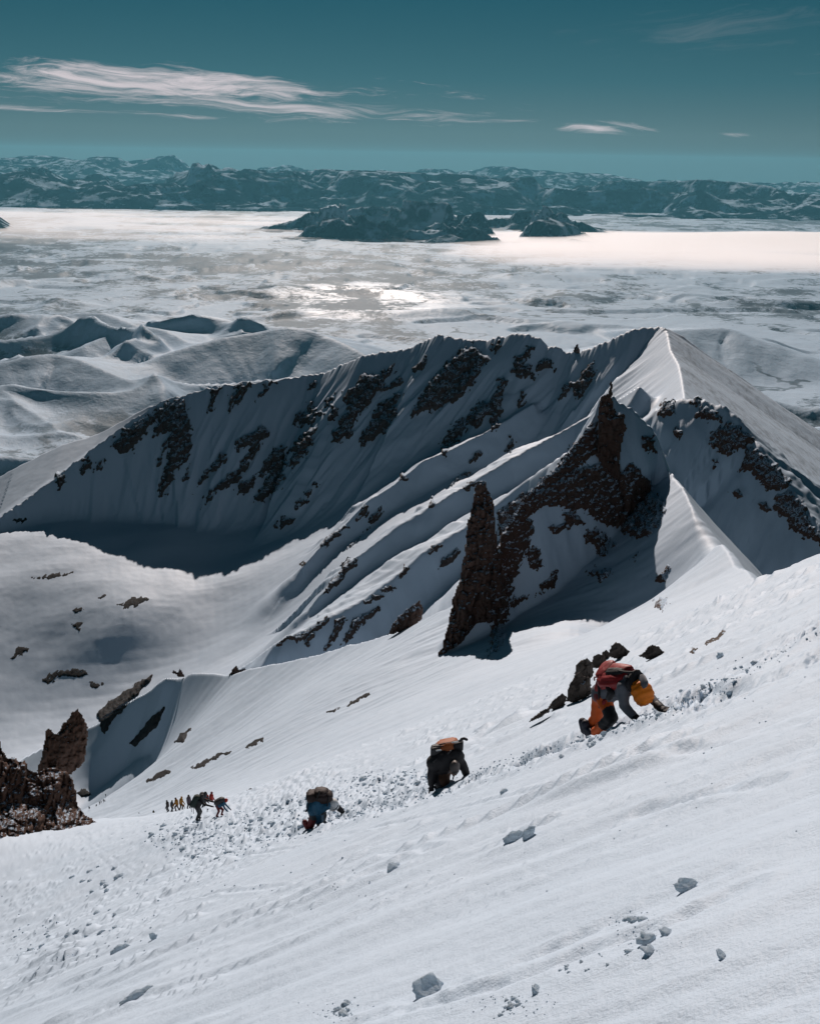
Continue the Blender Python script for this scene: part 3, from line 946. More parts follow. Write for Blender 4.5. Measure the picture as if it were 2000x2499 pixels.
def outcrop(name, poly, parent, mat, seed, amp=9.0, step=3.0, edge=14.0, wl=16.0, bias=0.0, slant=0.55, patch=0.75, d0=100.0, **props):
    """bedrock breaking through the snow: a relief sheet over the terrain whose high spots stand proud of it"""
    P_ = np.array(poly, float)
    x0, y0 = P_.min(0) - 10
    x1, y1 = P_.max(0) + 10
    gx, gy = np.meshgrid(np.arange(x0, x1 + step, step), np.arange(y0, y1 + step, step))
    sh = gx.shape
    jx = gx + 6 * fbm(gx / 22, gy / 22, 2, seed + 40)
    jy = gy + 6 * fbm(gx / 22, gy / 22, 2, seed + 41)
    s = poly_sdf(poly, jx, jy)
    u, v = gx + slant * gy, gy - 0.3 * gx                       # strata run down to the left
    nz = 0.62 * fbm(u / wl, v / (wl * 1.9), 4, seed, 0.62) + 0.55 * (ridged(u / (wl * 0.8), v / (wl * 1.3), 3, seed + 9) - 0.55)
    cell = pnoise(u / 7.0, v / 9.0, seed + 5)
    f = np.clip(s / edge, -1.4, 0.85) * 0.75 + 0.75 * nz * patch + 0.34 * patch * facet(u, v * 0.6, wl * 0.8, seed + 2, 1.2) + 0.10 * np.sign(cell) * np.abs(cell) ** 0.5 + bias
    B, ok = hit(gx.ravel(), gy.ravel(), d0)
    nrm = grid_lookup(VN, B)
    tocam = -B / np.linalg.norm(B, axis=1, keepdims=True)
    dirn = 0.65 * nrm + 0.5 * tocam + np.array([0, 0, 0.25])
    dirn /= np.linalg.norm(dirn, axis=1, keepdims=True)
    pxm = (B[:, 1] / F)[:, None]
    g_ = np.where(f > 0, np.abs(f) ** 0.7, f * 1.2).ravel()[:, None]
    Vt = B + dirn * pxm * amp * g_
    fc = grid_faces(*sh)[:, ::-1]
    fv = f.ravel()
    keep = (fv[fc].max(1) > -0.12) & ok[fc].all(1)
    dd = B[:, 1][fc]
    keep &= (dd.max(1) - dd.min(1)) < 0.10 * dd.min(1)
    fc = fc[keep]
    if len(fc) < 3:
        return None
    vv, ff, _ = compact(Vt, fc)
    return mesh_obj(name, vv, ff, mat, parent, smooth=True, **props)


def rock_solid(name, poly, dist, mat, seed, thick=0.45, step=3.0, rough=6.0, lean=0.0, wl=18.0, parent=None, depth_fn=None, jit=5.0):
    """a free-standing crag: closed solid with a broken front and a rounded back, drawn round an outline"""
    P_ = np.array(poly, float)
    x0, y0 = P_.min(0) - 8
    x1, y1 = P_.max(0) + 8
    gx, gy = np.meshgrid(np.arange(x0, x1 + step, step), np.arange(y0, y1 + step, step))
    sh = gx.shape
    s = poly_sdf(poly, gx + jit * fbm(gx / 16, gy / 16, 3, seed + 40), gy + jit * fbm(gx / 16, gy / 16, 3, seed + 41))
    w = x1 - x0
    t = np.sqrt(np.clip(s, 0, None) * w) * thick                # half thickness in pixels
    nz = rough * (1.3 * fbm(gx / wl, gy / (wl * 2.2), 4, seed, 0.6) + 1.2 * (ridged(gx / (wl * 0.7), gy / (wl * 1.8), 4, seed + 7) - 0.5))
    wx_, wy_ = gx + 4 * fbm(gx / 20, gy / 20, 2, seed + 70), gy + 4 * fbm(gx / 20, gy / 20, 2, seed + 71)
    nz = 0.35 * nz + rough * (1.15 * facet(wx_, wy_ * 0.6, wl * 1.5, seed, 1.3) + 0.6 * facet(wx_ + 0.2 * wy_, wy_ * 0.7, wl * 0.6, seed + 3, 1.3))
    cw = gx + 0.12 * gy + 7 * fbm(gx / 40, gy / 60, 2, seed + 60)
    crack = np.exp(-(pnoise(cw / 17.0, gy / 130.0, seed + 61) / 0.10) ** 2) + 0.6 * np.exp(-(pnoise(cw / 60.0, gy / 26.0, seed + 62) / 0.08) ** 2)
    ledge = (gy / 21.0 + 2.4 * fbm(gx / 38, gy / 38, 3, seed + 63)) % 1.0
    nz = nz - rough * 0.9 * crack + rough * 0.35 * (ledge - 0.5)
    fade = sm(s, 0, 9)
    d0_ = dist if depth_fn is None else depth_fn(gx, gy)
    d0_ = d0_ + lean * (gy - y1)
    k = d0_ / F
    front = d0_ - (t + nz * fade) * k
    back = d0_ + (t * 0.9 + 0.3) * k
    Vf = PD(gx.ravel(), gy.ravel(), front.ravel())
    Vb = PD(gx.ravel(), gy.ravel(), back.ravel())
    fc = grid_faces(*sh)
    ins = (s.ravel() > 0)[fc].all(1)
    fc = fc[ins]
    n = gx.size
    # stitch the rim
    e = np.concatenate([fc[:, [0, 1]], fc[:, [1, 2]], fc[:, [2, 3]], fc[:, [3, 0]]])
    key = np.sort(e, 1)
    kk = key[:, 0] * n + key[:, 1]
    _, idx, cnt = np.unique(kk, return_index=True, return_counts=True)
    be = e[idx[cnt == 1]]
    side = np.stack([be[:, 1], be[:, 0], be[:, 0] + n, be[:, 1] + n], -1)
    allf = np.concatenate([fc[:, ::-1], fc + n, side[:, ::-1]])
    vv, ff, _ = compact(np.concatenate([Vf, Vb]), allf)
    return mesh_obj(name, vv, ff, mat, parent, smooth=True)


OBJ = {o.name: o for o in COL.objects}
ridge_o, bowl_o, slope_o, block_o, pinn_o = (OBJ[k] for k in ('crater_ridge', 'snow_bowl', 'snow_slope', 'rock_shoulder', 'pinnacle_face'))

face_polys = [
    [(142, 1150), (160, 1152), (156, 1175), (136, 1199)], [(199, 1126), (221, 1120), (221, 1142), (199, 1163)], [(231, 1130), (258, 1124), (248, 1138), (233, 1155)],
    [(280, 1069), (309, 1049), (365, 1012), (390, 1004), (365, 1045), (337, 1077), (325, 1096), (300, 1110), (276, 1098)],
    [(378, 1000), (430, 972), (447, 978), (467, 1025), (467, 1094), (443, 1134), (422, 1171), (402, 1203), (386, 1220), (394, 1159), (410, 1130), (414, 1053), (390, 1061), (378, 1069)],
    [(382, 1126), (406, 1081), (402, 1110), (386, 1137)], [(443, 1171), (471, 1122), (455, 1159), (445, 1175)],
    [(520, 949), (540, 949), (508, 1012)], [(577, 938), (617, 935), (568, 996), (556, 1004)], [(654, 931), (678, 931), (625, 980)],
    [(471, 1211), (491, 1167), (540, 1110), (556, 1102), (540, 1138), (495, 1175)],
    [(572, 1077), (641, 1037), (658, 1061), (633, 1094), (605, 1134), (589, 1167), (536, 1195), (503, 1228), (495, 1240), (503, 1215), (540, 1179), (580, 1142), (609, 1094), (572, 1098)],
    [(580, 1207), (585, 1175), (633, 1159), (666, 1090), (694, 1094), (700, 1142), (682, 1187), (650, 1215), (617, 1232), (633, 1195), (666, 1150), (625, 1171), (605, 1203)],
    [(831, 970), (891, 910), (928, 910), (965, 896), (928, 956), (891, 998), (868, 1030), (854, 1067), (808, 1081), (812, 1054), (849, 1003), (854, 984)],
    [(882, 1067), (900, 1021), (928, 984), (970, 956), (984, 961), (970, 1003), (947, 1044), (900, 1081), (877, 1091)],
    [(1002, 1021), (1016, 989), (1044, 933), (1086, 896), (1123, 850), (1151, 845), (1188, 873), (1160, 924), (1132, 965), (1091, 989), (1049, 1007), (1035, 998)],
    [(1197, 854), (1216, 828), (1225, 850), (1202, 861)], [(1248, 914), (1258, 873), (1290, 845), (1304, 850), (1276, 882), (1295, 891), (1299, 924)],
    [(1309, 891), (1327, 870), (1350, 877), (1346, 905), (1332, 901), (1304, 910)],
    [(1137, 1017), (1174, 975), (1193, 984), (1234, 910), (1230, 938), (1225, 989), (1211, 1054), (1202, 1049), (1193, 1017), (1160, 1044), (1137, 1030)],
    [(1072, 1095), (1081, 1068), (1123, 1017), (1142, 1044), (1114, 1077), (1086, 1109)],
    [(1364, 975), (1374, 938), (1411, 919), (1448, 882), (1450, 915), (1420, 965), (1411, 975), (1392, 952)],
    [(1234, 1100), (1248, 1063), (1258, 1086), (1248, 1105)], [(1146, 1123), (1160, 1100), (1172, 1105), (1146, 1130)], [(1100, 1184), (1118, 1156), (1142, 1156), (1114, 1174)],
    [(798, 1035), (812, 989), (831, 998), (812, 1026)], [(706, 1100), (743, 1054), (780, 1040), (761, 1077), (738, 1105)], [(710, 1030), (757, 984), (790, 1010), (740, 1040)],
    [(789, 993), (817, 956), (812, 979)], [(1263, 990), (1272, 958), (1280, 962), (1272, 992)], [(748, 955), (770, 930), (768, 950)],
    [(672, 1286), (684, 1265), (725, 1268), (690, 1288)], [(712, 1249), (750, 1200), (773, 1180), (745, 1225)],
    [(700, 1130), (730, 1095), (750, 1100), (720, 1150)], [(1000, 905), (1040, 870), (1030, 900)], [(940, 950), (985, 915), (975, 940)],
]
rib_polys = [
    [(871, 1273), (891, 1229), (905, 1233), (891, 1261)], [(899, 1277), (915, 1249), (932, 1233), (932, 1253), (911, 1277)], [(846, 1342), (895, 1290), (903, 1281), (875, 1318)],
    [(777, 1338), (800, 1312), (848, 1283), (835, 1300), (800, 1330)],
    [(802, 1428), (830, 1395), (846, 1362), (871, 1366), (867, 1383), (842, 1399), (830, 1428), (785, 1452)],
    [(672, 1576), (704, 1550), (741, 1548), (769, 1526), (802, 1504), (812, 1506), (777, 1532), (749, 1556), (729, 1568), (712, 1556), (684, 1576)],
    [(790, 1586), (810, 1549), (818, 1512), (842, 1506), (830, 1537), (814, 1566)], [(830, 1578), (851, 1541), (859, 1517), (907, 1486), (928, 1480), (915, 1500), (875, 1529), (851, 1566)],
    [(972, 1415), (986, 1380), (1000, 1380), (993, 1402)], [(1070, 1387), (1078, 1367), (1114, 1338), (1125, 1350), (1090, 1379)], [(890, 1468), (923, 1452), (934, 1457), (900, 1474)],
    [(1040, 1350), (1060, 1330), (1075, 1332), (1050, 1352)], [(1130, 1190), (1160, 1168), (1165, 1178), (1140, 1196)], [(1045, 1242), (1053, 1212), (1062, 1236)],
    [(975, 1172), (985, 1156), (992, 1172)], [(930, 1440), (960, 1424), (966, 1432), (938, 1448)], [(740, 1560), (760, 1545), (772, 1552), (750, 1572)],
]
block_polys = [
    [(1599, 1012), (1621, 974), (1644, 978), (1644, 1014), (1621, 1014)], [(1682, 1014), (1712, 991), (1750, 1006), (1757, 1029), (1704, 1025)],
    [(1727, 1070), (1772, 1029), (1810, 1048), (1840, 1070), (1821, 1089), (1780, 1112), (1746, 1097)],
    [(1825, 1089), (1859, 1100), (1874, 1119), (1908, 1150), (1931, 1183), (1915, 1195), (1878, 1199), (1855, 1180), (1825, 1146), (1802, 1150)],
    [(1885, 1240), (1889, 1214), (1927, 1195), (1961, 1232), (1976, 1280), (2010, 1300), (2060, 1370), (2050, 1400), (2000, 1331), (1983, 1316), (1957, 1312), (1931, 1289), (1915, 1266)],
    [(1640, 1052), (1656, 1040), (1668, 1063), (1655, 1075)], [(1731, 1119), (1745, 1112), (1752, 1131), (1740, 1142)], [(1680, 985), (1700, 968), (1712, 976), (1695, 990)],
    [(1780, 1200), (1800, 1195), (1815, 1210), (1795, 1215)], [(1840, 1230), (1865, 1225), (1880, 1245), (1860, 1250)],
]
pinn_polys = [
    [(1300, 1200), (1330, 1168), (1350, 1148), (1425, 1055), (1456, 1029), (1459, 1108), (1418, 1127), (1350, 1184)],
    [(1270, 1218), (1350, 1182), (1414, 1135), (1463, 1127), (1512, 1157), (1539, 1127), (1569, 1161), (1591, 1191), (1621, 1229), (1614, 1270), (1572, 1316), (1539, 1308), (1512, 1289), (1452, 1270), (1425, 1233), (1388, 1240), (1330, 1235), (1290, 1250)],
    [(1371, 1255), (1400, 1248), (1425, 1278), (1400, 1285), (1375, 1270)], [(1425, 1300), (1459, 1293), (1501, 1331), (1467, 1357), (1444, 1338)], [(1535, 1357), (1557, 1350), (1548, 1366)],
    [(1603, 1402), (1629, 1387), (1621, 1417), (1603, 1421)], [(1591, 1478), (1614, 1455), (1629, 1474), (1610, 1489)], [(1425, 1395), (1460, 1388), (1493, 1398), (1460, 1414)],
    [(1565, 1067), (1591, 1068), (1599, 1104), (1576, 1099)], [(1338, 1288), (1370, 1275), (1390, 1292), (1355, 1300)],
    [(1212, 1250), (1240, 1232), (1300, 1192), (1330, 1225), (1290, 1262), (1300, 1290), (1280, 1360), (1262, 1390), (1250, 1440), (1228, 1560), (1195, 1600), (1200, 1500), (1222, 1400)],
    [(1285, 1339), (1315, 1336), (1323, 1385), (1289, 1392)], [(1319, 1427), (1361, 1392), (1354, 1434), (1310, 1450)], [(1254, 1457), (1289, 1452), (1280, 1472), (1243, 1480)], [(1380, 1225), (1420, 1215), (1430, 1240), (1390, 1245)],
]
bowl_polys = [
    [(75, 1412), (130, 1400), (182, 1395), (150, 1407), (100, 1416)], [(99, 1664), (120, 1646), (139, 1634), (180, 1634), (222, 1640), (200, 1654), (150, 1652), (120, 1668)], [(205, 1674), (228, 1662), (258, 1668), (235, 1682)],
    [(23, 1606), (40, 1586), (56, 1576), (76, 1578), (60, 1592), (36, 1606)], [(284, 1474), (320, 1460), (350, 1455), (374, 1460), (335, 1478), (300, 1486)], [(232, 1461), (250, 1450), (268, 1448), (252, 1463)],
    [(174, 1526), (190, 1518), (206, 1520), (192, 1540)], [(20, 1520), (60, 1505), (90, 1508), (50, 1528)], [(5, 1470), (30, 1455), (45, 1462), (20, 1478)], [(300, 1500), (330, 1492), (340, 1500), (315, 1508)],
    [(130, 1480), (150, 1474), (160, 1482), (140, 1488)], [(65, 1538), (100, 1528), (110, 1536), (80, 1546)], [(170, 1490), (200, 1482), (210, 1488), (185, 1498)], [(30, 1268), (50, 1262), (70, 1268), (48, 1276)], [(730, 1378), (740, 1368), (746, 1372), (736, 1384)],
    [(0, 1560), (25, 1548), (38, 1552), (15, 1566)], [(350, 1502), (370, 1496), (378, 1502), (360, 1508)], [(190, 1376), (212, 1370), (222, 1374), (202, 1382)],
]
for i, p in enumerate(bowl_polys[:7] + bowl_polys[12:15]):
    outcrop('rock_outcrop', p, bowl_o, M_ROCK_BARE, 1400 + i * 3, amp=1.8, edge=5, wl=8, bias=-0.08, patch=1.3, d0=480.0)
sd_i = 200
for i, p in enumerate(face_polys):
    outcrop('rock_outcrop', p, ridge_o, M_ROCK_FAR, sd_i + i * 3, amp=12, edge=12, bias=0.0, patch=1.15, wl=14, step=2.6)
for i, p in enumerate(rib_polys):
    outcrop('rock_outcrop', p, ridge_o, M_ROCK_FAR, sd_i + 200 + i * 3, amp=11, edge=8, bias=0.10, patch=1.0, wl=12, step=2.6)
for i, p in enumerate(block_polys):
    outcrop('rock_outcrop', p, block_o, M_ROCK_MID, sd_i + 300 + i * 3, amp=10, edge=12, wl=12, patch=1.0)
for i, p in enumerate(pinn_polys):
    outcrop('rock_outcrop', p, pinn_o, M_ROCK_MID, sd_i + 400 + i * 3, amp=11, edge=12, wl=13, patch=1.1, step=2.6, bias=0.1)

M_CRAG = M_ROCK_MID
t = rock_solid('rock_spire', [(1166, 1172), (1185, 1174), (1193, 1197), (1205, 1220), (1209, 1260), (1214, 1331), (1232, 1400), (1240, 1450), (1225, 1530), (1200, 1585), (1190, 1530), (1165, 1520), (1132, 1568), (1090, 1602), (1050, 1624), (1074, 1584), (1094, 1523), (1103, 1458), (1120, 1415), (1132, 1347), (1139, 1278), (1151, 1232), (1155, 1201)],
               214.0, M_ROCK_MID, 601, 0.34, 2.4, 12.0, 0.012, jit=7.0)
tag(t, 'tall dark brown rock spire with flecks of snow, left of the shaded pinnacle face', 'rock spire')
t = rock_solid('rock_pinnacle', [(1463, 968), (1475, 962), (1489, 960), (1498, 985), (1503, 1006), (1523, 1010), (1528, 1048), (1518, 1085), (1512, 1120), (1516, 1170), (1490, 1180), (1468, 1142), (1453, 1108), (1458, 1044), (1455, 1014)],
               232.0, M_ROCK_MID, 611, 0.38, 2.4, 9.0, 0.03, jit=7.0)
tag(t, 'dark column of bare rock at the top of the snowy pinnacle', 'rock pinnacle')
t = rock_solid('rock_tooth', [(1392, 868), (1400, 848), (1409, 834), (1415, 852), (1416, 872)], 831.0, M_ROCK_FAR, 621, 0.45, 2.0, 2.0)
tag(t, 'small pointed rock tooth standing on the far crater crest', 'rock tooth')
t = rock_solid('rock_horn', [(1482, 968), (1486, 935), (1491, 925), (1496, 945), (1494, 970)], 236.0, M_ROCK_MID, 625, 0.4, 2.0, 1.5)
tag(t, 'thin needle of rock on the very tip of the shaded pinnacle', 'rock needle')
t = rock_solid('rock_tooth', [(944, 1552), (956, 1521), (975, 1500), (997, 1480), (1010, 1474), (1023, 1462), (1033, 1486), (1034, 1509), (1015, 1528), (985, 1542)], 268.0, M_ROCK_MID, 631, 0.4, 2.4, 4.0)
tag(t, 'reddish brown crag on the snow edge just left of the tall spire', 'crag')
t = rock_solid('crag', [(556, 1650), (566, 1632), (576, 1622), (584, 1634), (596, 1626), (604, 1640), (590, 1650)], 389.0, M_ROCK_MID, 637, 0.4, 2.2, 2.0)
tag(t, 'little cluster of rocks poking up from the middle of the snow crest', 'crag')
t = rock_solid('crag', [(418, 1642), (424, 1628), (430, 1640), (438, 1630), (446, 1642), (456, 1652), (440, 1652)], 441.0, M_ROCK_MID, 641, 0.4, 2.0, 2.0)
tag(t, 'jagged rocks on the small snow dome at the left end of the crest', 'crag')

# rocks on the sub-ridge and on the snow slope itself
for i, (p, amp, d_) in enumerate((([(240, 1735), (255, 1725), (300, 1690), (345, 1665), (360, 1655), (372, 1650), (340, 1690), (300, 1730), (268, 1765), (258, 1790), (245, 1765)], 10, 200),
                            ([(320, 1815), (345, 1780), (380, 1745), (400, 1725), (395, 1755), (360, 1790), (330, 1822)], 9, 200), ([(428, 1812), (440, 1795), (465, 1778), (455, 1795), (436, 1812)], 7, 100),
                            ([(356, 1910), (375, 1892), (405, 1880), (415, 1885), (385, 1898)], 5, 60), ([(468, 1872), (500, 1856), (560, 1832), (572, 1830), (520, 1855), (480, 1875)], 4, 60), ([(596, 1822), (640, 1802), (640, 1808), (605, 1824)], 3, 60),
                            ([(786, 1868), (820, 1852), (900, 1834), (945, 1838), (880, 1846), (800, 1868)], 4, 60), ([(720, 1892), (760, 1878), (762, 1884), (724, 1894)], 4, 60), ([(795, 1740), (830, 1728), (812, 1738)], 4, 60),
                            ([(846, 1722), (890, 1692), (900, 1692), (860, 1720)], 4, 60), ([(186, 1936), (208, 1926), (222, 1940), (200, 1944)], 5, 200), ([(1683, 1590), (1690, 1578), (1700, 1582), (1692, 1592)], 5, 10),
                            ([(1720, 1570), (1765, 1540), (1770, 1545), (1725, 1574)], 3, 10), ([(598, 1933), (612, 1927), (618, 1932), (606, 1938)], 4, 60))):
    outcrop('rock_outcrop', p, slope_o, M_ROCK_BARE if i < 11 or i == 13 else M_ROCK_NEAR, 801 + i * 3, amp=amp, edge=5, wl=10, bias=0.2, step=2.4, d0=d_)

BL = [([(1284, 1766), (1300, 1748), (1330, 1728), (1345, 1722), (1338, 1740), (1310, 1756)], 'long low slab of rock at the lower left of the rocks behind the nearest climber'),
      ([(1335, 1728), (1350, 1705), (1371, 1690), (1384, 1700), (1378, 1722), (1350, 1734)], 'dark jagged rock just above the long low slab, behind the nearest climber'),
      ([(1380, 1712), (1384, 1680), (1398, 1650), (1412, 1640), (1440, 1655), (1446, 1690), (1425, 1708), (1400, 1716)], 'broad grey-brown boulder half hidden behind the red backpack'),
      ([(1398, 1660), (1404, 1624), (1418, 1610), (1432, 1603), (1446, 1616), (1450, 1640), (1436, 1664)], 'tallest grey-brown boulder left of the red backpack'),
      ([(1440, 1630), (1446, 1602), (1458, 1594), (1474, 1598), (1482, 1616), (1470, 1632)], 'rounded dark boulder just above the red backpack'),
      ([(1462, 1606), (1470, 1590), (1478, 1584), (1490, 1596), (1486, 1612)], 'small pointed rock between two boulders above the red backpack'),
      ([(1482, 1604), (1490, 1576), (1499, 1565), (1514, 1570), (1528, 1582), (1546, 1596), (1530, 1604), (1505, 1610)], 'topmost dark rock of the cluster above the nearest climber'),
      ([(1553, 1602), (1570, 1590), (1580, 1576), (1592, 1571), (1606, 1576), (1622, 1592), (1638, 1605), (1610, 1610), (1578, 1610)], 'separate low rock in the snow up and right of the nearest climber')]
for i, (p, lab) in enumerate(BL):
    pa = np.array(p, float)
    bx, by = pa[:, 0].mean(), pa[:, 1].max() - 4
    B_, ok_ = hit([bx], [by], 9.0)
    t = rock_solid('boulder', p, float(B_[0, 1]) + 0.05, M_ROCK_NEAR, 941 + i * 5, 0.42, 2.0, 3.5, -0.002, wl=14, jit=4.0)
    tag(t, lab, 'boulder', 'rocks behind the nearest climber')


TOWER_D = 75.0


def tower_depth(gx, gy):
    return TOWER_D + 0.014 * (2000 - gy) + 0.03 * np.clip(2000 - gy, -60, 40) + 0.02 * (gx - 100)


t = rock_solid('rock_tower', [(-260, 1700), (-120, 1740), (-40, 1760), (0, 1796), (8, 1828), (22, 1851), (35, 1842), (45, 1856), (60, 1854), (76, 1880), (92, 1884), (120, 1872), (162, 1880), (178, 1903), (187, 1930), (192, 1965), (210, 1988), (248, 2014), (236, 2040), (200, 2070), (162, 2090), (87, 2100), (0, 2100), (-120, 2100), (-260, 2110)],
               0, M_ROCK_TOWER, 921, 0.26, 2.6, 11.0, depth_fn=tower_depth, wl=34)
tag(t, 'big red-brown rock mass rising from the snow at the left edge of the picture', 'rock outcrop')
t = rock_solid('rock_tower', [(88, 1890), (98, 1850), (107, 1820), (110, 1782), (122, 1774), (132, 1790), (145, 1788), (148, 1771), (168, 1752), (174, 1736), (191, 1729), (200, 1742), (213, 1764), (218, 1790), (213, 1826), (207, 1861), (180, 1886), (160, 1900), (110, 1905)],
               150.0, M_ROCK_TOWER, 931, 0.40, 2.6, 8.0, 0.02)
tag(t, 'snow-flecked dark rock tower behind the red-brown rock mass', 'rock tower')
# ------------------------------------------------------------------ building blocks for people and gear
def capsule(p0, p1, r0, r1, nseg=10, nring=3, flat=None):
    """closed tapered capsule; flat=(axis, factor) squeezes the cross-section along a world axis"""
    p0, p1 = np.array(p0, float), np.array(p1, float)
    ax = p1 - p0
    L = np.linalg.norm(ax)
    ax = ax / L if L > 1e-6 else np.array([0, 0, 1.0])
    h = np.array([0, 0, 1.0]) if abs(ax[2]) < 0.9 else np.array([1.0, 0, 0])
    a = np.cross(ax, h)
    a /= np.linalg.norm(a)
    b = np.cross(ax, a)
    ringz = []
    for k in range(nring):
        th = math.pi / 2 * (k + 0.35) / (nring)
        ringz.append((p0 - ax * r0 * math.cos(th), r0 * math.sin(th)))
    ringz += [(p0, r0), (p0 * 0.5 + p1 * 0.5, 0.5 * (r0 + r1)), (p1, r1)]
    for k in reversed(range(nring)):
        th = math.pi / 2 * (k + 0.35) / (nring)
        ringz.append((p1 + ax * r1 * math.cos(th), r1 * math.sin(th)))
    t = np.arange(nseg) * 2 * math.pi / nseg
    V_ = [p0 - ax * r0]
    for c, r in ringz:
        off = np.outer(np.cos(t), a) * r + np.outer(np.sin(t), b) * r
        if flat is not None:
            n_ = np.array(flat[0], float)
            off = off - np.outer(off @ n_, n_) * (1 - flat[1])
        V_ += list(c + off)
    V_.append(p1 + ax * r1)
    F_ = []
    m = len(ringz)
    for j in range(nseg):
        F_.append((0, 1 + (j + 1) % nseg, 1 + j))
        for i in range(m - 1):
            q = 1 + i * nseg
            F_.append((q + j, q + (j + 1) % nseg, q + nseg + (j + 1) % nseg, q + nseg + j))
        q = 1 + (m - 1) * nseg
        F_.append((q + j, q + (j + 1) % nseg, len(V_) - 1))
    return V_, F_


def join_caps(caps):
    V_, F_ = [], []
    for v, f in caps:
        n = len(V_)
        V_ += list(v)
        F_ += [tuple(i + n for i in q) for q in f]
    return V_, F_


def voxel_mesh(name, V_, F_, voxel, smooth_it=3):
    """fuse overlapping closed shapes into one continuous skin"""
    me = bpy.data.meshes.new(name)
    me.from_pydata([tuple(v) for v in V_], [], F_)
    me.update()
    o = bpy.data.objects.new('tmp', me)
    COL.objects.link(o)
    md = o.modifiers.new('r', 'REMESH')
    md.mode = 'VOXEL'
    md.voxel_size = voxel
    md.use_smooth_shade = True
    ms = o.modifiers.new('s', 'SMOOTH')
    ms.factor = 0.5
    ms.iterations = smooth_it
    dg = bpy.context.evaluated_depsgraph_get()
    out = bpy.data.meshes.new_from_object(o.evaluated_get(dg))
    bpy.data.objects.remove(o, do_unlink=True)
    bpy.data.meshes.remove(me)
    out.name = name
    return out


def link_mesh(name, me, parent, root):
    o = bpy.data.objects.new(name, me)
    COL.objects.link(o)
    o.parent = parent
    return o


def new_root(name, loc):
    o = bpy.data.objects.new(name, None)
    o.empty_display_size = 0.2
    o.location = tuple(loc)
    COL.objects.link(o)
    return o


def body_mesh(segs, mats, voxel, root_loc, wrinkle=0.0, seed=0):
    """segs: (p0, p1, r0, r1, material index[, flat]) -> one continuous body, coloured by the nearest limb"""
    caps = [capsule(s[0], s[1], s[2], s[3], flat=(s[5] if len(s) > 5 else None)) for s in segs]
    me = voxel_mesh('body', *join_caps(caps), voxel)
    n = len(me.vertices)
    co = np.empty(n * 3, np.float32)
    me.vertices.foreach_get('co', co)
    co = co.reshape(-1, 3).astype(float)
    if wrinkle:
        nn = np.empty(n * 3, np.float32)
        me.vertices.foreach_get('normal', nn)
        nn = nn.reshape(-1, 3)
        w_ = fbm(co[:, 0] / 0.11 + co[:, 1] * 3, co[:, 2] / 0.05, 3, seed) * wrinkle
        co = co + nn * w_[:, None]
    pc_ = np.empty(len(me.polygons) * 3, np.float32)
    me.polygons.foreach_get('center', pc_)
    pc_ = pc_.reshape(-1, 3).astype(float)
    best = np.full(len(pc_), 1e9)
    mi = np.zeros(len(pc_), np.int32)
    for s in segs:
        a, b = np.array(s[0], float), np.array(s[1], float)
        d = b - a
        t = np.clip(((pc_ - a) @ d) / max(d @ d, 1e-9), 0, 1)
        dist = np.linalg.norm(pc_ - a - t[:, None] * d, axis=1) / (s[2] + (s[3] - s[2]) * t)
        m = dist < best
        best = np.where(m, dist, best)
        mi = np.where(m, s[4], mi)
    me.vertices.foreach_set('co', (co - np.array(root_loc)).astype(np.float32).ravel())
    for m_ in mats:
        me.materials.append(m_)
    me.polygons.foreach_set('material_index', mi)
    me.polygons.foreach_set('use_smooth', np.ones(len(me.polygons), bool))
    me.update()
    return me


def ellipsoid(c, ax, seed=0, bump=0.0, power=1.0, nu=18, nv=12, bscale=2.0, ribs=0, ribamp=0.0):
    """super-ellipsoid; ax = three half-axis vectors; power<1 squares it off"""
    ax = np.array(ax, float)
    V_, F_ = [], []
    for i in range(nv + 1):
        ph = -math.pi / 2 + math.pi * i / nv
        for j in range(nu):
            th = 2 * math.pi * j / nu
            f = lambda q: math.copysign(abs(q) ** power, q)
            x, y, z = f(math.cos(ph)) * f(math.cos(th)), f(math.cos(ph)) * f(math.sin(th)), f(math.sin(ph))
            k = 1.0
            if bump:
                k += bump * float(fbm(np.array([x * bscale + z]), np.array([y * bscale + 1.7 * z]), 3, seed)[0])
            if ribs:
                k += ribamp * abs(math.sin(ribs * ph))
            V_.append(np.array(c) + k * (x * ax[0] + y * ax[1] + z * ax[2]))
    for i in range(nv):
        for j in range(nu):
            F_.append((i * nu + j, i * nu + (j + 1) % nu, (i + 1) * nu + (j + 1) % nu, (i + 1) * nu + j))
    return V_, F_


def add_part(name, VF, mat, root, loc, smooth=True, **kw):
    V_, F_ = VF
    V_ = [np.array(v) - np.array(loc) for v in V_]
    o = mesh_obj(name, V_, F_, mat, root, smooth=smooth, **kw)
    return o


def tube(pts, r, nseg=6):
    return join_caps([capsule(pts[i], pts[i + 1], r, r, nseg, 2) for i in range(len(pts) - 1)])


def unit(v):
    v = np.array(v, float)
    return v / np.linalg.norm(v)


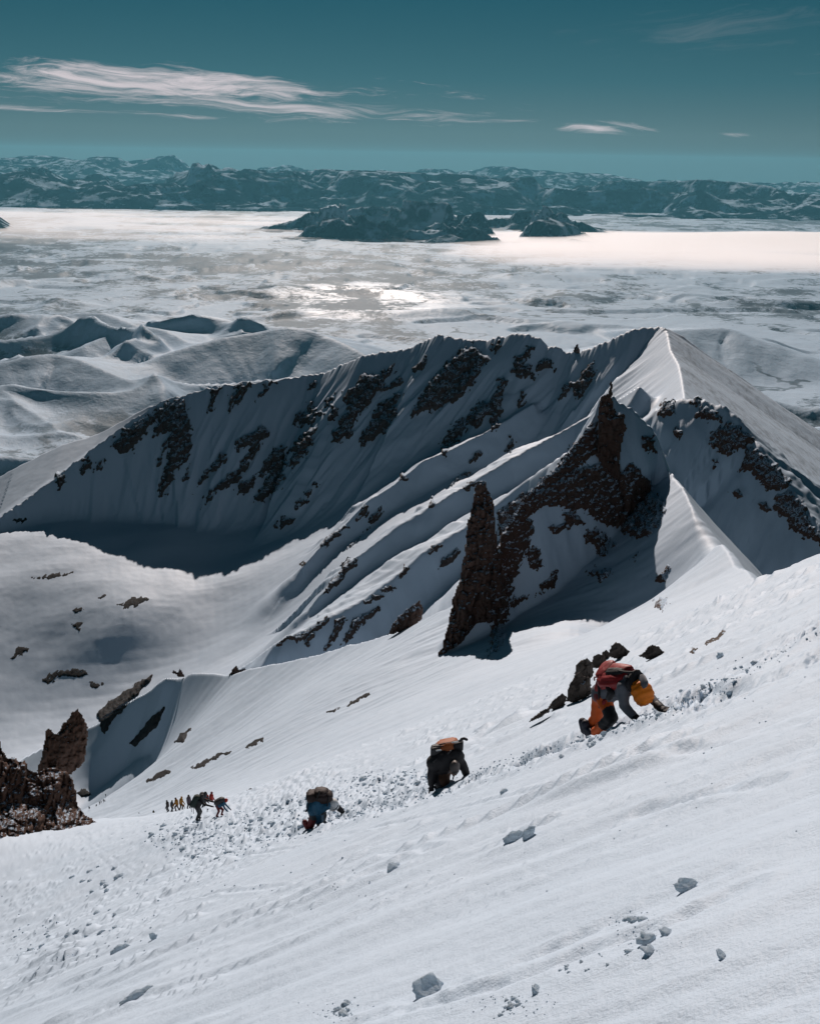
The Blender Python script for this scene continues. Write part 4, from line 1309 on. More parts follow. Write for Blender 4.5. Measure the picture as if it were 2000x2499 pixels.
# cloth and gear colours
C_ = {}
for k, col, rg in (('orange', (0.50, 0.085, 0.012), 0.7), ('black', (0.012, 0.012, 0.014), 0.7), ('grey', (0.105, 0.112, 0.13), 0.75), ('red', (0.23, 0.012, 0.014), 0.55), ('hat_orange', (0.66, 0.17, 0.008), 0.6),
                   ('skin', (0.30, 0.17, 0.12), 0.6), ('dark_jacket', (0.020, 0.019, 0.021), 0.7), ('brown', (0.075, 0.038, 0.022), 0.75), ('rust', (0.26, 0.075, 0.02), 0.65), ('charcoal', (0.03, 0.03, 0.032), 0.6),
                   ('teal', (0.016, 0.085, 0.15), 0.65), ('slate', (0.03, 0.035, 0.042), 0.7), ('dark_red', (0.13, 0.016, 0.018), 0.65), ('white', (0.50, 0.52, 0.53), 0.45), ('maroon', (0.026, 0.016, 0.015), 0.7),
                   ('green', (0.016, 0.028, 0.024), 0.7), ('yellow', (0.28, 0.12, 0.012), 0.7), ('mauve', (0.055, 0.04, 0.05), 0.7), ('olive', (0.05, 0.045, 0.02), 0.75), ('bright_red', (0.36, 0.025, 0.015), 0.6),
                   ('navy', (0.012, 0.014, 0.026), 0.6), ('metal', (0.25, 0.25, 0.26), 0.35), ('helmet_grey', (0.10, 0.085, 0.08), 0.5)):
    C_[k] = simple_mat('cloth_' + k, col, rg, 0.3, 0.22, 14.0, 0.25)


def hand(palm_at, direction, up, size, mat, root, loc, curl=0.5, name='glove'):
    """a gloved hand: palm, four unequal bent fingers and a thumb off its side"""
    d, u = unit(direction), unit(up)
    s = unit(np.cross(d, u))
    u = np.cross(s, d)
    p = np.array(palm_at, float)
    caps = [capsule(p - d * 0.055 * size, p + d * 0.01 * size, 0.034 * size, 0.030 * size), capsule(p - s * 0.022 * size, p + s * 0.022 * size + d * 0.02 * size, 0.026 * size, 0.026 * size)]
    for k, (off, ln) in enumerate(((-0.032, 0.060), (-0.011, 0.072), (0.011, 0.068), (0.031, 0.052))):
        a = p + s * off * size + d * 0.035 * size
        b = a + (d * math.cos(curl * 0.6) - u * math.sin(curl * 0.6)) * ln * 0.55 * size
        c = b + (d * math.cos(curl * 1.6) - u * math.sin(curl * 1.6)) * ln * 0.5 * size
        caps += [capsule(a, b, 0.0125 * size, 0.012 * size, 6, 2), capsule(b, c, 0.012 * size, 0.010 * size, 6, 2)]
    a = p - s * 0.030 * size - d * 0.015 * size
    b = a + unit(d * 0.6 - s * 0.8 - u * 0.2) * 0.040 * size
    c = b + unit(d * 0.9 - s * 0.2 - u * 0.4) * 0.030 * size
    caps += [capsule(a, b, 0.015 * size, 0.013 * size, 6, 2), capsule(b, c, 0.013 * size, 0.011 * size, 6, 2)]
    me = voxel_mesh(name, *join_caps(caps), 0.007 * size, 1)
    co = np.empty(len(me.vertices) * 3, np.float32)
    me.vertices.foreach_get('co', co)
    me.vertices.foreach_set('co', (co.reshape(-1, 3) - np.array(loc, np.float32)).ravel())
    me.materials.append(mat)
    for q in me.polygons:
        q.use_smooth = True
    return link_mesh(name, me, root, loc)


def boot(heel, toe, up, mat, root, loc, size=1.0, crampon=True):
    h, t = np.array(heel, float), np.array(toe, float)
    d, u = unit(t - h), unit(up)
    s = unit(np.cross(d, u))
    u = np.cross(s, d)
    caps = [capsule(h, h + u * 0.12 * size, 0.05 * size, 0.056 * size), capsule(h, t, 0.046 * size, 0.042 * size, 10, 3), capsule(h + u * 0.06 * size, h + d * 0.14 * size + u * 0.02 * size, 0.045 * size, 0.04 * size)]
    me = voxel_mesh('boot', *join_caps(caps), 0.013 * size, 2)
    co = np.empty(len(me.vertices) * 3, np.float32)
    me.vertices.foreach_get('co', co)
    me.vertices.foreach_set('co', (co.reshape(-1, 3) - np.array(loc, np.float32)).ravel())
    me.materials.append(mat)
    for q in me.polygons:
        q.use_smooth = True
    o = link_mesh('boot', me, root, loc)
    if crampon:
        caps = []
        for f_, w_ in ((0.0, -1), (0.0, 1), (0.33, -1), (0.33, 1), (0.66, -1), (0.66, 1)):
            a = h + (t - h) * f_ + s * w_ * 0.032 * size - u * 0.045 * size
            caps.append(capsule(a, a - u * 0.04 * size, 0.007 * size, 0.002 * size, 5, 1))
        caps.append(capsule(t - u * 0.03 * size, t + d * 0.07 * size - u * 0.05 * size, 0.008 * size, 0.003 * size, 5, 1))
        caps.append(capsule(h - u * 0.045 * size, t - u * 0.045 * size, 0.010 * size, 0.010 * size, 5, 1))
        add_part('crampon', join_caps(caps), C_['metal'], o, loc)
    return o


def head_part(c, face_dir, up, r, root, loc, skin=True):
    """face with brow, nose, mouth, chin and ears, mostly hidden by hood or helmet"""
    f, u = unit(face_dir), unit(up)
    s = unit(np.cross(f, u))
    u = np.cross(s, f)
    c = np.array(c, float)
    caps = [capsule(c + u * 0.2 * r, c - u * 0.35 * r + f * 0.12 * r, 0.86 * r, 0.68 * r), capsule(c - u * 0.55 * r + f * 0.25 * r, c - u * 0.62 * r + f * 0.38 * r, 0.42 * r, 0.34 * r),
            capsule(c + f * 0.72 * r + u * 0.1 * r, c + f * 0.98 * r - u * 0.22 * r, 0.10 * r, 0.15 * r, 6, 2), capsule(c + f * 0.74 * r + u * 0.26 * r - s * 0.4 * r, c + f * 0.74 * r + u * 0.26 * r + s * 0.4 * r, 0.12 * r, 0.12 * r, 6, 2),
            capsule(c + f * 0.70 * r - u * 0.50 * r - s * 0.2 * r, c + f * 0.70 * r - u * 0.50 * r + s * 0.2 * r, 0.10 * r, 0.10 * r, 6, 2),
            capsule(c + s * 0.80 * r, c + s * 0.90 * r - u * 0.2 * r, 0.14 * r, 0.10 * r, 6, 2), capsule(c - s * 0.80 * r, c - s * 0.90 * r - u * 0.2 * r, 0.14 * r, 0.10 * r, 6, 2)]
    me = voxel_mesh('face', *join_caps(caps), 0.012, 1)
    co = np.empty(len(me.vertices) * 3, np.float32)
    me.vertices.foreach_get('co', co)
    me.vertices.foreach_set('co', (co.reshape(-1, 3) - np.array(loc, np.float32)).ravel())
    me.materials.append(C_['skin'])
    for q in me.polygons:
        q.use_smooth = True
    return link_mesh('face', me, root, loc)


def wrap_strap(a, b, sag, r=0.014, n=6):
    a, b, sag = (np.array(v, float) for v in (a, b, sag))
    return [a + (b - a) * t + sag * math.sin(math.pi * t) for t in np.linspace(0, 1, n)]


class Frame:
    """reads pose points off the photograph: a zoomed crop's pixels -> a point at a given distance"""
    def __init__(self, x0, y0, k, dist, slope=0.0):
        self.x0, self.y0, self.k, self.d, self.s = x0, y0, k, dist, slope

    def __call__(self, zx, zy, dd=0.0):
        return PD(np.array(self.x0 + zx * self.k), np.array(self.y0 + zy * self.k), np.array(self.d + dd + self.s * (zx - 300)))


def tag_person(root, label, group='mountaineers climbing the snow slope'):
    return tag(root, label, 'person', group)


# ------------------------------------------------------------------ the nearest climber: orange trousers, grey jacket, red pack
B_, _ = hit([1432, 1552, 1618], [1797, 1764, 1738], 8.0)
d1 = float(B_[0, 1]) * 0.55 + float(B_[1, 1]) * 0.45 + 0.45
Q = Frame(1380, 1580, 300 / 1725, d1, -0.0013)
hipN, hipF = Q(520, 700, -0.08), Q(470, 690, 0.12)
kneeN, kneeF = Q(645, 985, -0.16), Q(430, 985, 0.10)
ankN, ankF = Q(420, 1185, -0.10), Q(330, 1120, 0.14)
pel, belly, chest, neck = Q(495, 640, 0.02), Q(690, 590, 0.02), Q(880, 500, 0.02), Q(985, 560, 0.02)
shN, shF = Q(800, 560, -0.20), Q(985, 560, 0.22)
elN, elF = Q(815, 820, -0.26), Q(1180, 700, 0.26)
wrN, wrF = Q(985, 1000, -0.22), Q(1285, 810, 0.24)
loc = Q(330, 1250)
root = new_root('person', loc)
tag_person(root, 'climber on all fours in orange trousers, grey jacket and puffy orange hood')
segs = [(hipN, kneeN, 0.105, 0.082, 1), (kneeN, ankN, 0.085, 0.075, 0), (hipF, kneeF, 0.105, 0.085, 0), (kneeF, ankF, 0.082, 0.075, 0), (hipN * 0.35 + kneeN * 0.65, kneeN, 0.089, 0.086, 1),
        (hipN, hipN * 0.5 + kneeN * 0.5, 0.108, 0.096, 0), (kneeN * 0.5 + ankN * 0.5, kneeN, 0.080, 0.088, 1),
        (pel, hipN, 0.135, 0.11, 3), (pel, hipF, 0.135, 0.11, 0), (pel, belly, 0.145, 0.145, 2), (belly, chest, 0.15, 0.16, 2), (chest, neck, 0.12, 0.07, 2), (neck, Q(1050, 620), 0.07, 0.085, 2),
        (chest, shN, 0.12, 0.085, 2), (chest, shF, 0.12, 0.085, 2), (shN, elN, 0.085, 0.068, 2), (elN, wrN, 0.068, 0.052, 2), (shF, elF, 0.080, 0.064, 2), (elF, wrF, 0.064, 0.050, 2)]
link_mesh('body', body_mesh(segs, [C_['orange'], C_['black'], C_['grey'], C_['dark_red']], 0.022, loc, 0.010, 3), root, loc)
hc = Q(1075, 640, 0.02)
up_h, fr_h = unit(Q(1130, 760) - Q(1010, 520)), unit(Q(960, 720, -0.0) - hc)
hood_ax = [unit(np.cross(up_h, fr_h)) * 0.125, unit(fr_h) * 0.125, up_h * 0.145]
def quilted_hood():
    caps = [ellipsoid(hc, hood_ax, 5, 0.10, 0.82, 30, 40, 2.0, 7, 0.075)]
    V_, F_ = join_caps(caps)
    V_ = np.array(V_)
    rel = V_ - hc
    a = rel @ up_h / 0.145
    f_ = rel @ fr_h / 0.125
    V_ = V_ + np.outer(np.clip(a, 0, 1) * 0.03, fr_h) + np.outer(np.clip(-a, 0, 1) ** 2 * -0.02, up_h) + np.outer(-np.clip(f_, 0, 1) ** 2 * 0.02, fr_h)
    return V_, F_


add_part('hood', quilted_hood(), C_['hat_orange'], root, loc)
add_part('hood_seam', tube([hc + hood_ax[2] * 0.55 - hood_ax[1] * 0.0 + hood_ax[0] * 0.92, hc + hood_ax[0] * 1.03, hc - hood_ax[2] * 0.55 + hood_ax[0] * 0.9], 0.008), C_['rust'], root, loc)
head_part(hc + fr_h * 0.03, fr_h, -up_h, 0.095, root, loc)
add_part('jacket_hood', ellipsoid(Q(1075, 475, 0.02), [unit(Q(1140, 440) - Q(960, 540)) * 0.115, np.array([0, 0.13, 0]), unit(Q(1080, 420) - Q(1120, 500)) * 0.05], 8, 0.12, 0.8), C_['grey'], root, loc)
hand(Q(1025, 1050, -0.22), Q(1120, 1060, -0.22) - wrN, np.array([-0.3, 0.2, 1]), 1.15, C_['black'], root, loc, 0.3)
add_part('cuff', join_caps([capsule(wrN, Q(1020, 1035, -0.22), 0.058, 0.055)]), C_['black'], root, loc)
hand(Q(1370, 865, 0.22), Q(1450, 850, 0.22) - wrF, np.array([-0.3, 0.2, 1]), 1.15, C_['black'], root, loc, 0.5)
add_part('cuff', join_caps([capsule(wrF, Q(1330, 850, 0.23), 0.058, 0.054)]), C_['charcoal'], root, loc)
boot(Q(300, 1195, -0.06), Q(470, 1245, -0.10), kneeN - ankN, C_['navy'], root, loc, 1.05)
boot(Q(255, 1165, 0.18), Q(400, 1220, 0.14), kneeF - ankF, C_['navy'], root, loc, 1.05)
for a in (Q(350, 1130, 0.0), Q(450, 1090, -0.14)):
    add_part('gaiter_strap', join_caps([capsule(a, a + np.array([0.06, -0.03, 0.03]), 0.022, 0.022, 6, 2)]), C_['rust'], root, loc)
# his pack
pk = new_root('backpack', Q(720, 500, 0.0))
tag(pk, 'red backpack on the back of the climber in orange trousers', 'backpack')
pl = np.array(pk.location)
xa = unit(Q(980, 420) - Q(480, 400))
ya = np.array([0.0, 1.0, 0.0])
za = unit(np.cross(xa, ya))
ya = np.cross(za, xa)
if za[2] < 0:
    za = -za
add_part('pack_body', ellipsoid(Q(715, 425, 0.0), [xa * 0.295, ya * 0.18, za * 0.125], 11, 0.16, 0.55, 30, 20, 2.4), C_['red'], pk, pl)
add_part('pack_lid', ellipsoid(Q(560, 310, 0.0), [xa * 0.13, ya * 0.15, za * 0.055], 12, 0.2, 0.7, 20, 12), C_['red'], pk, pl)
add_part('side_pocket', ellipsoid(Q(490, 470, -0.06), [unit(Q(450, 640) - Q(520, 330)) * 0.165, ya * 0.10, xa * 0.075], 13, 0.22, 0.7, 20, 14), C_['red'], pk, pl)
add_part('hanging_flap', ellipsoid(Q(520, 800, -0.20), [unit(Q(510, 880) - Q(540, 720)) * 0.085, xa * 0.05, ya * 0.03], 14, 0.25, 0.8), C_['red'], pk, pl)
for a, b in ((Q(450, 470, -0.2), Q(470, 840, -0.2)), (Q(610, 480, -0.24), Q(570, 720, -0.22)), (Q(640, 300, -0.1), Q(930, 350, -0.12))):
    add_part('strap', tube(wrap_strap(a, b, np.array([0, -0.03, 0.0])), 0.016), C_['black'], pk, pl)
for a, b in ((Q(600, 500, -0.25), Q(620, 560, -0.25)), (Q(600, 600, -0.25), Q(615, 650, -0.25))):
    add_part('buckle', join_caps([capsule(a, b, 0.008, 0.008, 5, 1)]), C_['white'], pk, pl)
add_part('hip_belt', tube([Q(600, 560, -0.22), Q(640, 630, -0.25), Q(610, 700, -0.24)], 0.045, 8), C_['black'], pk, pl)
add_part('front_pocket', ellipsoid(Q(690, 345, -0.10), [xa * 0.17, ya * 0.06, za * 0.045], 17, 0.25, 0.7, 20, 12), C_['black'], pk, pl)
add_part('frame_panel', ellipsoid(Q(960, 470, -0.02), [xa * 0.035, ya * 0.15, za * 0.10], 18, 0.2, 0.7, 16, 12), C_['black'], pk, pl)
add_part('compression_strap', tube([Q(400, 460, -0.1), Q(400, 420, -0.1), Q(520, 400, -0.18), Q(560, 540, -0.22)], 0.010), C_['dark_red'], pk, pl)

# ------------------------------------------------------------------ second climber: dark jacket, head down towards us
B_, _ = hit([1060], [1928], 12.0)
d2 = float(B_[0, 1])
Q = Frame(1020, 1780, 160 / 1725, d2)
loc = B_[0]
root = new_root('person', loc)
tag_person(root, 'climber in a black jacket and dull brown trousers bending face down towards the camera')
chest, pel = Q(690, 820, -0.05), Q(610, 1020, 0.22)
shL, shR = Q(430, 870, -0.08), Q(1000, 720, -0.05)
elL, elR = Q(345, 1180, -0.15), Q(1190, 980, -0.08)
wrL, wrR = Q(345, 1440, -0.15), Q(1310, 1300, -0.08)
neck = Q(860, 860, -0.16)
segs = [(chest, pel, 0.205, 0.17, 0), (shL, shR, 0.15, 0.15, 0), (chest, neck, 0.15, 0.085, 0), (shL, elL, 0.10, 0.082, 0), (elL, wrL, 0.082, 0.062, 0), (shR, elR, 0.10, 0.085, 0), (elR, wrR, 0.082, 0.062, 0),
        (pel, Q(560, 1120, 0.15), 0.16, 0.135, 0), (pel, Q(690, 1100, 0.12), 0.16, 0.135, 0), (Q(540, 1120, 0.1), Q(590, 1360, -0.05), 0.135, 0.10, 0), (Q(590, 1360, -0.05), Q(540, 1560, 0.15), 0.10, 0.085, 0),
        (Q(690, 1080, 0.08), Q(690, 1330, -0.1), 0.125, 0.098, 1), (Q(690, 1330, -0.1), Q(620, 1560, 0.12), 0.098, 0.085, 1)]
link_mesh('body', body_mesh(segs, [C_['dark_jacket'], C_['brown']], 0.024, loc, 0.010, 4), root, loc)
hc = Q(960, 985, -0.27)
add_part('helmet', ellipsoid(hc, [Q(1095, 985, -0.27) - hc, np.array([0, -0.125, 0.02]), Q(970, 820, -0.27) - hc], 15, 0.03, 0.95, 22, 16, 2, 5, 0.03), C_['helmet_grey'], root, loc)
add_part('helmet_rim', tube([Q(870, 1120, -0.30), Q(930, 1165, -0.32), Q(1010, 1160, -0.32), Q(1060, 1110, -0.3)], 0.010), C_['white'], root, loc)
head_part(Q(945, 1090, -0.24), np.array([0, -0.5, -0.8]), np.array([0, -0.6, 0.5]), 0.092, root, loc)
add_part('chin_strap', tube([Q(890, 1150, -0.3), Q(930, 1230, -0.3), Q(910, 1310, -0.3)], 0.012), C_['black'], root, loc)
hand(Q(345, 1520, -0.16), np.array([0.05, -0.1, -1]), np.array([0, -1, 0.2]), 1.15, C_['black'], root, loc, 0.8)
hand(Q(1330, 1340, -0.08), np.array([0.3, 0.1, -1]), np.array([0, -1, 0.2]), 1.1, C_['charcoal'], root, loc, 0.5)
boot(Q(540, 1560, 0.2), Q(600, 1590, 0.02), np.array([0, 0.2, 1]), C_['black'], root, loc, 1.05)
boot(Q(620, 1560, 0.2), Q(690, 1580, 0.0), np.array([0, 0.2, 1]), C_['black'], root, loc, 1.05)
pk = new_root('backpack', Q(700, 640, 0.1))
tag(pk, 'black and rust backpack with pole strapped across it on the black-jacketed climber', 'backpack')
pl = np.array(pk.location)
xa = unit(Q(1100, 480) - Q(400, 620))
za = np.array([0, 0.25, 0.97])
ya = np.cross(za, xa)
add_part('pack_body', ellipsoid(Q(740, 500, 0.15), [xa * 0.22, ya * 0.22, za * 0.15], 21, 0.15, 0.6, 24, 16), C_['rust'], pk, pl)
add_part('side_bag', ellipsoid(Q(470, 590, 0.05), [xa * 0.10, ya * 0.16, unit(Q(440, 430) - Q(480, 760)) * 0.135], 22, 0.15, 0.6, 20, 14), C_['charcoal'], pk, pl)
add_part('side_bag', ellipsoid(Q(1050, 440, 0.08), [xa * 0.095, ya * 0.13, unit(Q(1060, 320) - Q(1050, 560)) * 0.10], 23, 0.10, 0.5, 20, 14), C_['black'], pk, pl)
add_part('pack_lid', ellipsoid(Q(690, 350, 0.25), [xa * 0.12, ya * 0.16, za * 0.055], 24, 0.2, 0.7, 20, 12), C_['rust'], pk, pl)
for a, b, m_ in ((Q(400, 450, -0.08), Q(640, 440, -0.05), 'black'), (Q(480, 560, -0.12), Q(600, 545, -0.1), 'white'), (Q(880, 350, -0.05), Q(1040, 320, -0.05), 'white'), (Q(700, 400, -0.06), Q(870, 360, -0.06), 'rust'), (Q(860, 560, -0.16), Q(770, 650, -0.2), 'charcoal'), (Q(1050, 570, -0.1), Q(1130, 720, -0.12), 'black'), (Q(480, 780, -0.2), Q(400, 860, -0.2), 'charcoal')):
    add_part('strap', tube(wrap_strap(a, b, np.array([0, -0.02, 0.015])), 0.012), C_[m_], pk, pl)
t = new_root('trekking_pole', Q(980, 320, -0.02))
tag(t, 'black pole with a hooked grip strapped on top of the black-jacketed climber\'s pack', 'pole')
add_part('shaft', tube([Q(560, 400, 0.0), Q(1120, 295, -0.02)], 0.013), C_['black'], t, t.location)
add_part('grip', tube([Q(1110, 300, -0.02), Q(1140, 255, -0.02), Q(1200, 240, -0.02), Q(1275, 268, -0.02)], 0.024), C_['black'], t, t.location)
t = new_root('ice_axe', Q(300, 1640, -0.2))
tag(t, 'ice axe planted in the snow under the black-jacketed climber\'s hand', 'ice axe')
add_part('shaft', tube([Q(345, 1530, -0.18), Q(285, 1670, -0.2)], 0.014), C_['black'], t, t.location)
add_part('pick', tube([Q(345, 1530, -0.18), Q(420, 1500, -0.14), Q(455, 1540, -0.14)], 0.010), C_['metal'], t, t.location)

# ------------------------------------------------------------------ third climber: teal jacket, white helmet
B_, _ = hit([757], [2021], 16.0)
d3 = float(B_[0, 1])
Q = Frame(720, 1900, 160 / 1725, d3)
loc = B_[0]
root = new_root('person', loc)
tag_person(root, 'climber in a teal jacket and white helmet stooping over the churned snow')
pel, chest, neck = Q(500, 720, 0.02), Q(760, 620, 0.02), Q(870, 650, 0.02)
segs = [(pel, chest, 0.185, 0.175, 0), (chest, neck, 0.14, 0.09, 0), (Q(560, 660, -0.14), Q(600, 860, -0.17), 0.11, 0.10, 0), (pel, Q(470, 830, -0.08), 0.18, 0.135, 0), (pel, Q(660, 820, 0.12), 0.16, 0.125, 0),
        (Q(470, 830, -0.08), Q(480, 1010, -0.08), 0.12, 0.098, 1), (Q(480, 1010, -0.08), Q(400, 1200, 0.0), 0.098, 0.08, 2), (Q(660, 820, 0.12), Q(730, 980, 0.08), 0.125, 0.098, 1), (Q(600, 860, -0.05), Q(620, 1100, 0.0), 0.13, 0.10, 0), (Q(730, 980, 0.08), Q(670, 1160, 0.12), 0.098, 0.085, 1),
        (chest, Q(840, 720, -0.12), 0.13, 0.095, 0), (Q(850, 640, 0.18), Q(1120, 750, 0.2), 0.095, 0.072, 3), (Q(1120, 750, 0.2), Q(1260, 890, 0.18), 0.07, 0.055, 3), (Q(840, 720, -0.12), Q(700, 830, -0.16), 0.09, 0.075, 0)]
link_mesh('body', body_mesh(segs, [C_['teal'], C_['slate'], C_['dark_red'], C_['dark_jacket']], 0.024, loc, 0.012, 6), root, loc)
hc = Q(1000, 680, 0.0)
fd = unit(Q(1090, 820) - Q(960, 560))
add_part('helmet', ellipsoid(hc, [unit(Q(1120, 640) - Q(900, 700)) * 0.125, np.array([0, 0.12, 0]), fd * 0.14], 31, 0.02, 0.95, 22, 16, 2, 3, 0.05), C_['white'], root, loc)
add_part('helmet_rim', tube([Q(1010, 815, -0.1), Q(1080, 790, -0.1), Q(1125, 720, -0.06)], 0.018), C_['charcoal'], root, loc)
head_part(Q(1000, 760, 0.0), np.array([0.2, -0.2, -0.95]), np.array([0.9, 0, 0.2]), 0.09, root, loc)
hand(Q(1300, 940, 0.18), Q(1340, 1000, 0.18) - Q(1260, 890, 0.18), np.array([0.3, -0.8, 0.5]), 1.15, C_['black'], root, loc, 0.8)
hand(Q(690, 860, -0.2), np.array([0.3, -0.2, -1]), np.array([0, -1, 0.2]), 1.05, C_['slate'], root, loc, 0.6)
boot(Q(320, 1290, 0.0), Q(450, 1240, 0.0), np.array([-0.2, 0.2, 1]), C_['dark_red'], root, loc, 1.15)
boot(Q(620, 1200, 0.14), Q(730, 1180, 0.12), np.array([-0.2, 0.2, 1]), C_['black'], root, loc, 1.1)
pk = new_root('backpack', Q(620, 480, 0.0))
tag(pk, 'dark brown backpack on the climber in the teal jacket', 'backpack')
pl = np.array(pk.location)
xa = unit(Q(900, 470) - Q(400, 470))
ya = np.array([0, 1.0, 0])
za = np.cross(xa, ya)
za = za if za[2] > 0 else -za
add_part('pack_body', ellipsoid(Q(680, 470, 0.0), [xa * 0.26, ya * 0.19, za * 0.125], 33, 0.18, 0.65, 26, 18), C_['maroon'], pk, pl)
add_part('pack_lid', ellipsoid(Q(690, 350, 0.0), [xa * 0.15, ya * 0.16, za * 0.075], 34, 0.2, 0.7, 20, 12), C_['maroon'], pk, pl)
add_part('side_pocket', ellipsoid(Q(420, 460, -0.03), [xa * 0.11, ya * 0.17, za * 0.115], 35, 0.2, 0.7, 20, 12), C_['maroon'], pk, pl)
for a, b in ((Q(640, 330, -0.17), Q(560, 560, -0.2)), (Q(880, 440, -0.12), Q(850, 720, -0.2))):
    add_part('strap', tube(wrap_strap(a, b, np.array([0, -0.03, 0.0])), 0.016), C_['black'], pk, pl)
t = new_root('ice_axe', Q(1330, 930, 0.18))
tag(t, 'ice axe held out by the climber in the teal jacket', 'ice axe')
add_part('shaft', tube([Q(1290, 930, 0.17), Q(1420, 945, 0.17), Q(1490, 960, 0.17)], 0.013), C_['black'], t, t.location)
add_part('pick', tube([Q(1290, 915, 0.17), Q(1275, 960, 0.17), Q(1290, 1000, 0.17)], 0.010), C_['metal'], t, t.location)
t = new_root('trekking_pole', Q(310, 850, -0.1))
tag(t, 'thin pole hanging behind the climber in the teal jacket', 'pole')
add_part('shaft', tube([Q(370, 620, -0.12), Q(310, 850, -0.12)], 0.010), C_['black'], t, t.location)
add_part('tip', tube([Q(315, 830, -0.12), Q(290, 860, -0.12)], 0.022), C_['black'], t, t.location)


# ------------------------------------------------------------------ the others further down the couloir
def small_person(fx, fy, hpx, top, legs, pack=None, hatc=None, lean=0.0, turn=1.0, stride=0.1, arms=(0.2, -0.6), label='', dist=None, sit=False, voxel=None, group=None, hold=None, dmin=25.0):
    """a person seen at photo pixel (fx, fy) for the feet, hpx pixels tall"""
    want = 1.62 * F / hpx * 0.87 if not sit else 0.95 * F / hpx * 0.87
    B, ok = hit([fx], [fy], max(dmin, want * 0.7), max(want * 1.6, dmin * 2))
    base = B[0] if ok[0] else PD(np.array(fx), np.array(fy), np.array(want))
    if dist is not None:
        B, ok = hit([fx], [fy], dist * 0.8)
        base = B[0] if ok[0] and B[0, 1] < dist * 1.35 else PD(np.array(fx), np.array(fy), np.array(float(dist)))
    s = np.linalg.norm(base) / F * hpx / 1.70 * (1.18 if hpx > 14 else 1.1)                        # metres per body metre
    fr = unit(np.array([turn, -0.25 if abs(turn) < 0.5 else 0.0, 0.0]) + np.array([0, 0.001, 0]))
    sd_ = np.array([-fr[1], fr[0], 0.0])
    U = np.array([0, 0, 1.0])
    ground_s = base - U * 0.05 * s

    def L(f, l, u):
        return base + s * (fr * f + sd_ * l + U * u)
    hipz = 0.88 if not sit else 0.16
    ln = lean
    pel = L(-0.12 * ln, 0, hipz)
    ch = L(-0.12 * ln + 0.45 * math.sin(ln), 0, hipz + 0.45 * math.cos(ln))
    nk = L(-0.12 * ln + 0.60 * math.sin(ln), 0, hipz + 0.60 * math.cos(ln))
    hd = L(-0.12 * ln + 0.76 * math.sin(ln * 0.9) + 0.03, 0, hipz + 0.74 * math.cos(ln * 0.9))
    segs = [(pel, ch, 0.195 * s, 0.220 * s, 0), (ch, nk, 0.159 * s, 0.091 * s, 0), (nk, hd, 0.079 * s, 0.098 * s, 2), (hd, hd + U * 0.03 * s, 0.128 * s, 0.122 * s, 2)]
    for k in (-1, 1):
        hp = L(-0.12 * ln, 0.09 * k, hipz)
        if sit:
            kn, an = L(0.32, 0.14 * k, 0.38), L(0.55, 0.14 * k, 0.0)
        else:
            kn = L(0.10 + stride * k * 0.8, 0.10 * k, 0.47)
            an = L(stride * k - 0.06, 0.11 * k, 0.06)
        segs += [(hp, kn, 0.128 * s, 0.095 * s, 1), (kn, an, 0.093 * s, 0.073 * s, 1), (an, an + s * (fr * 0.13 - U * 0.03), 0.067 * s, 0.055 * s, 1)]
        sh_ = ch + s * (sd_ * 0.19 * k + U * 0.06)
        el_ = sh_ + s * (fr * (arms[0] + 0.05) * 0.6 + sd_ * 0.05 * k + U * arms[1] * 0.42)
        wr_ = el_ + s * (fr * arms[0] + U * arms[1] * 0.40 + fr * 0.05)
        segs += [(sh_, el_, 0.091 * s, 0.073 * s, 0), (el_, wr_, 0.073 * s, 0.055 * s, 0), (wr_, wr_ + unit(wr_ - el_) * 0.08 * s, 0.055 * s, 0.043 * s, 1)]
    root = new_root('person', ground_s)
    vx = voxel or max(0.03, 0.034 * s)
    link_mesh('body', body_mesh(segs, [C_[top], C_[legs], C_['slate' if hatc is None else hatc]], vx, np.array(root.location)), root, None)
    if hatc is not None and hpx > 14:
        add_part('hat', ellipsoid(hd + U * 0.05 * s, [fr * 0.125 * s, sd_ * 0.115 * s, U * 0.11 * s], 3, 0.05, 0.95, 12, 8), C_[hatc], root, np.array(root.location))
    tag_person(root, label, group or 'mountaineers climbing the snow slope')
    if pack:
        bk = ch * 0.6 + pel * 0.4
        axl = unit(ch - pel)
        nb = unit(-fr + axl * (fr @ axl))
        o = new_root('backpack', bk + nb * 0.22 * s)
        ol = np.array(o.location)
        add_part('pack_body', ellipsoid(bk + nb * 0.26 * s + axl * 0.02 * s, [axl * 0.40 * s, sd_ * 0.24 * s, nb * 0.20 * s], 5, 0.15, 0.6, 16, 12), C_[pack[0]], o, ol)
        add_part('pack_lid', ellipsoid(bk + nb * 0.22 * s + axl * 0.38 * s, [axl * 0.09 * s, sd_ * 0.17 * s, nb * 0.15 * s], 6, 0.15, 0.7, 14, 10), C_[pack[0]], o, ol)
        tag(o, pack[1], 'backpack')
    return root, L, s


G = 'mountaineers waiting in the couloir'
k_ = 200 / 1725


def z4(x, y):
    return 380 + x * k_, 1900 + y * k_


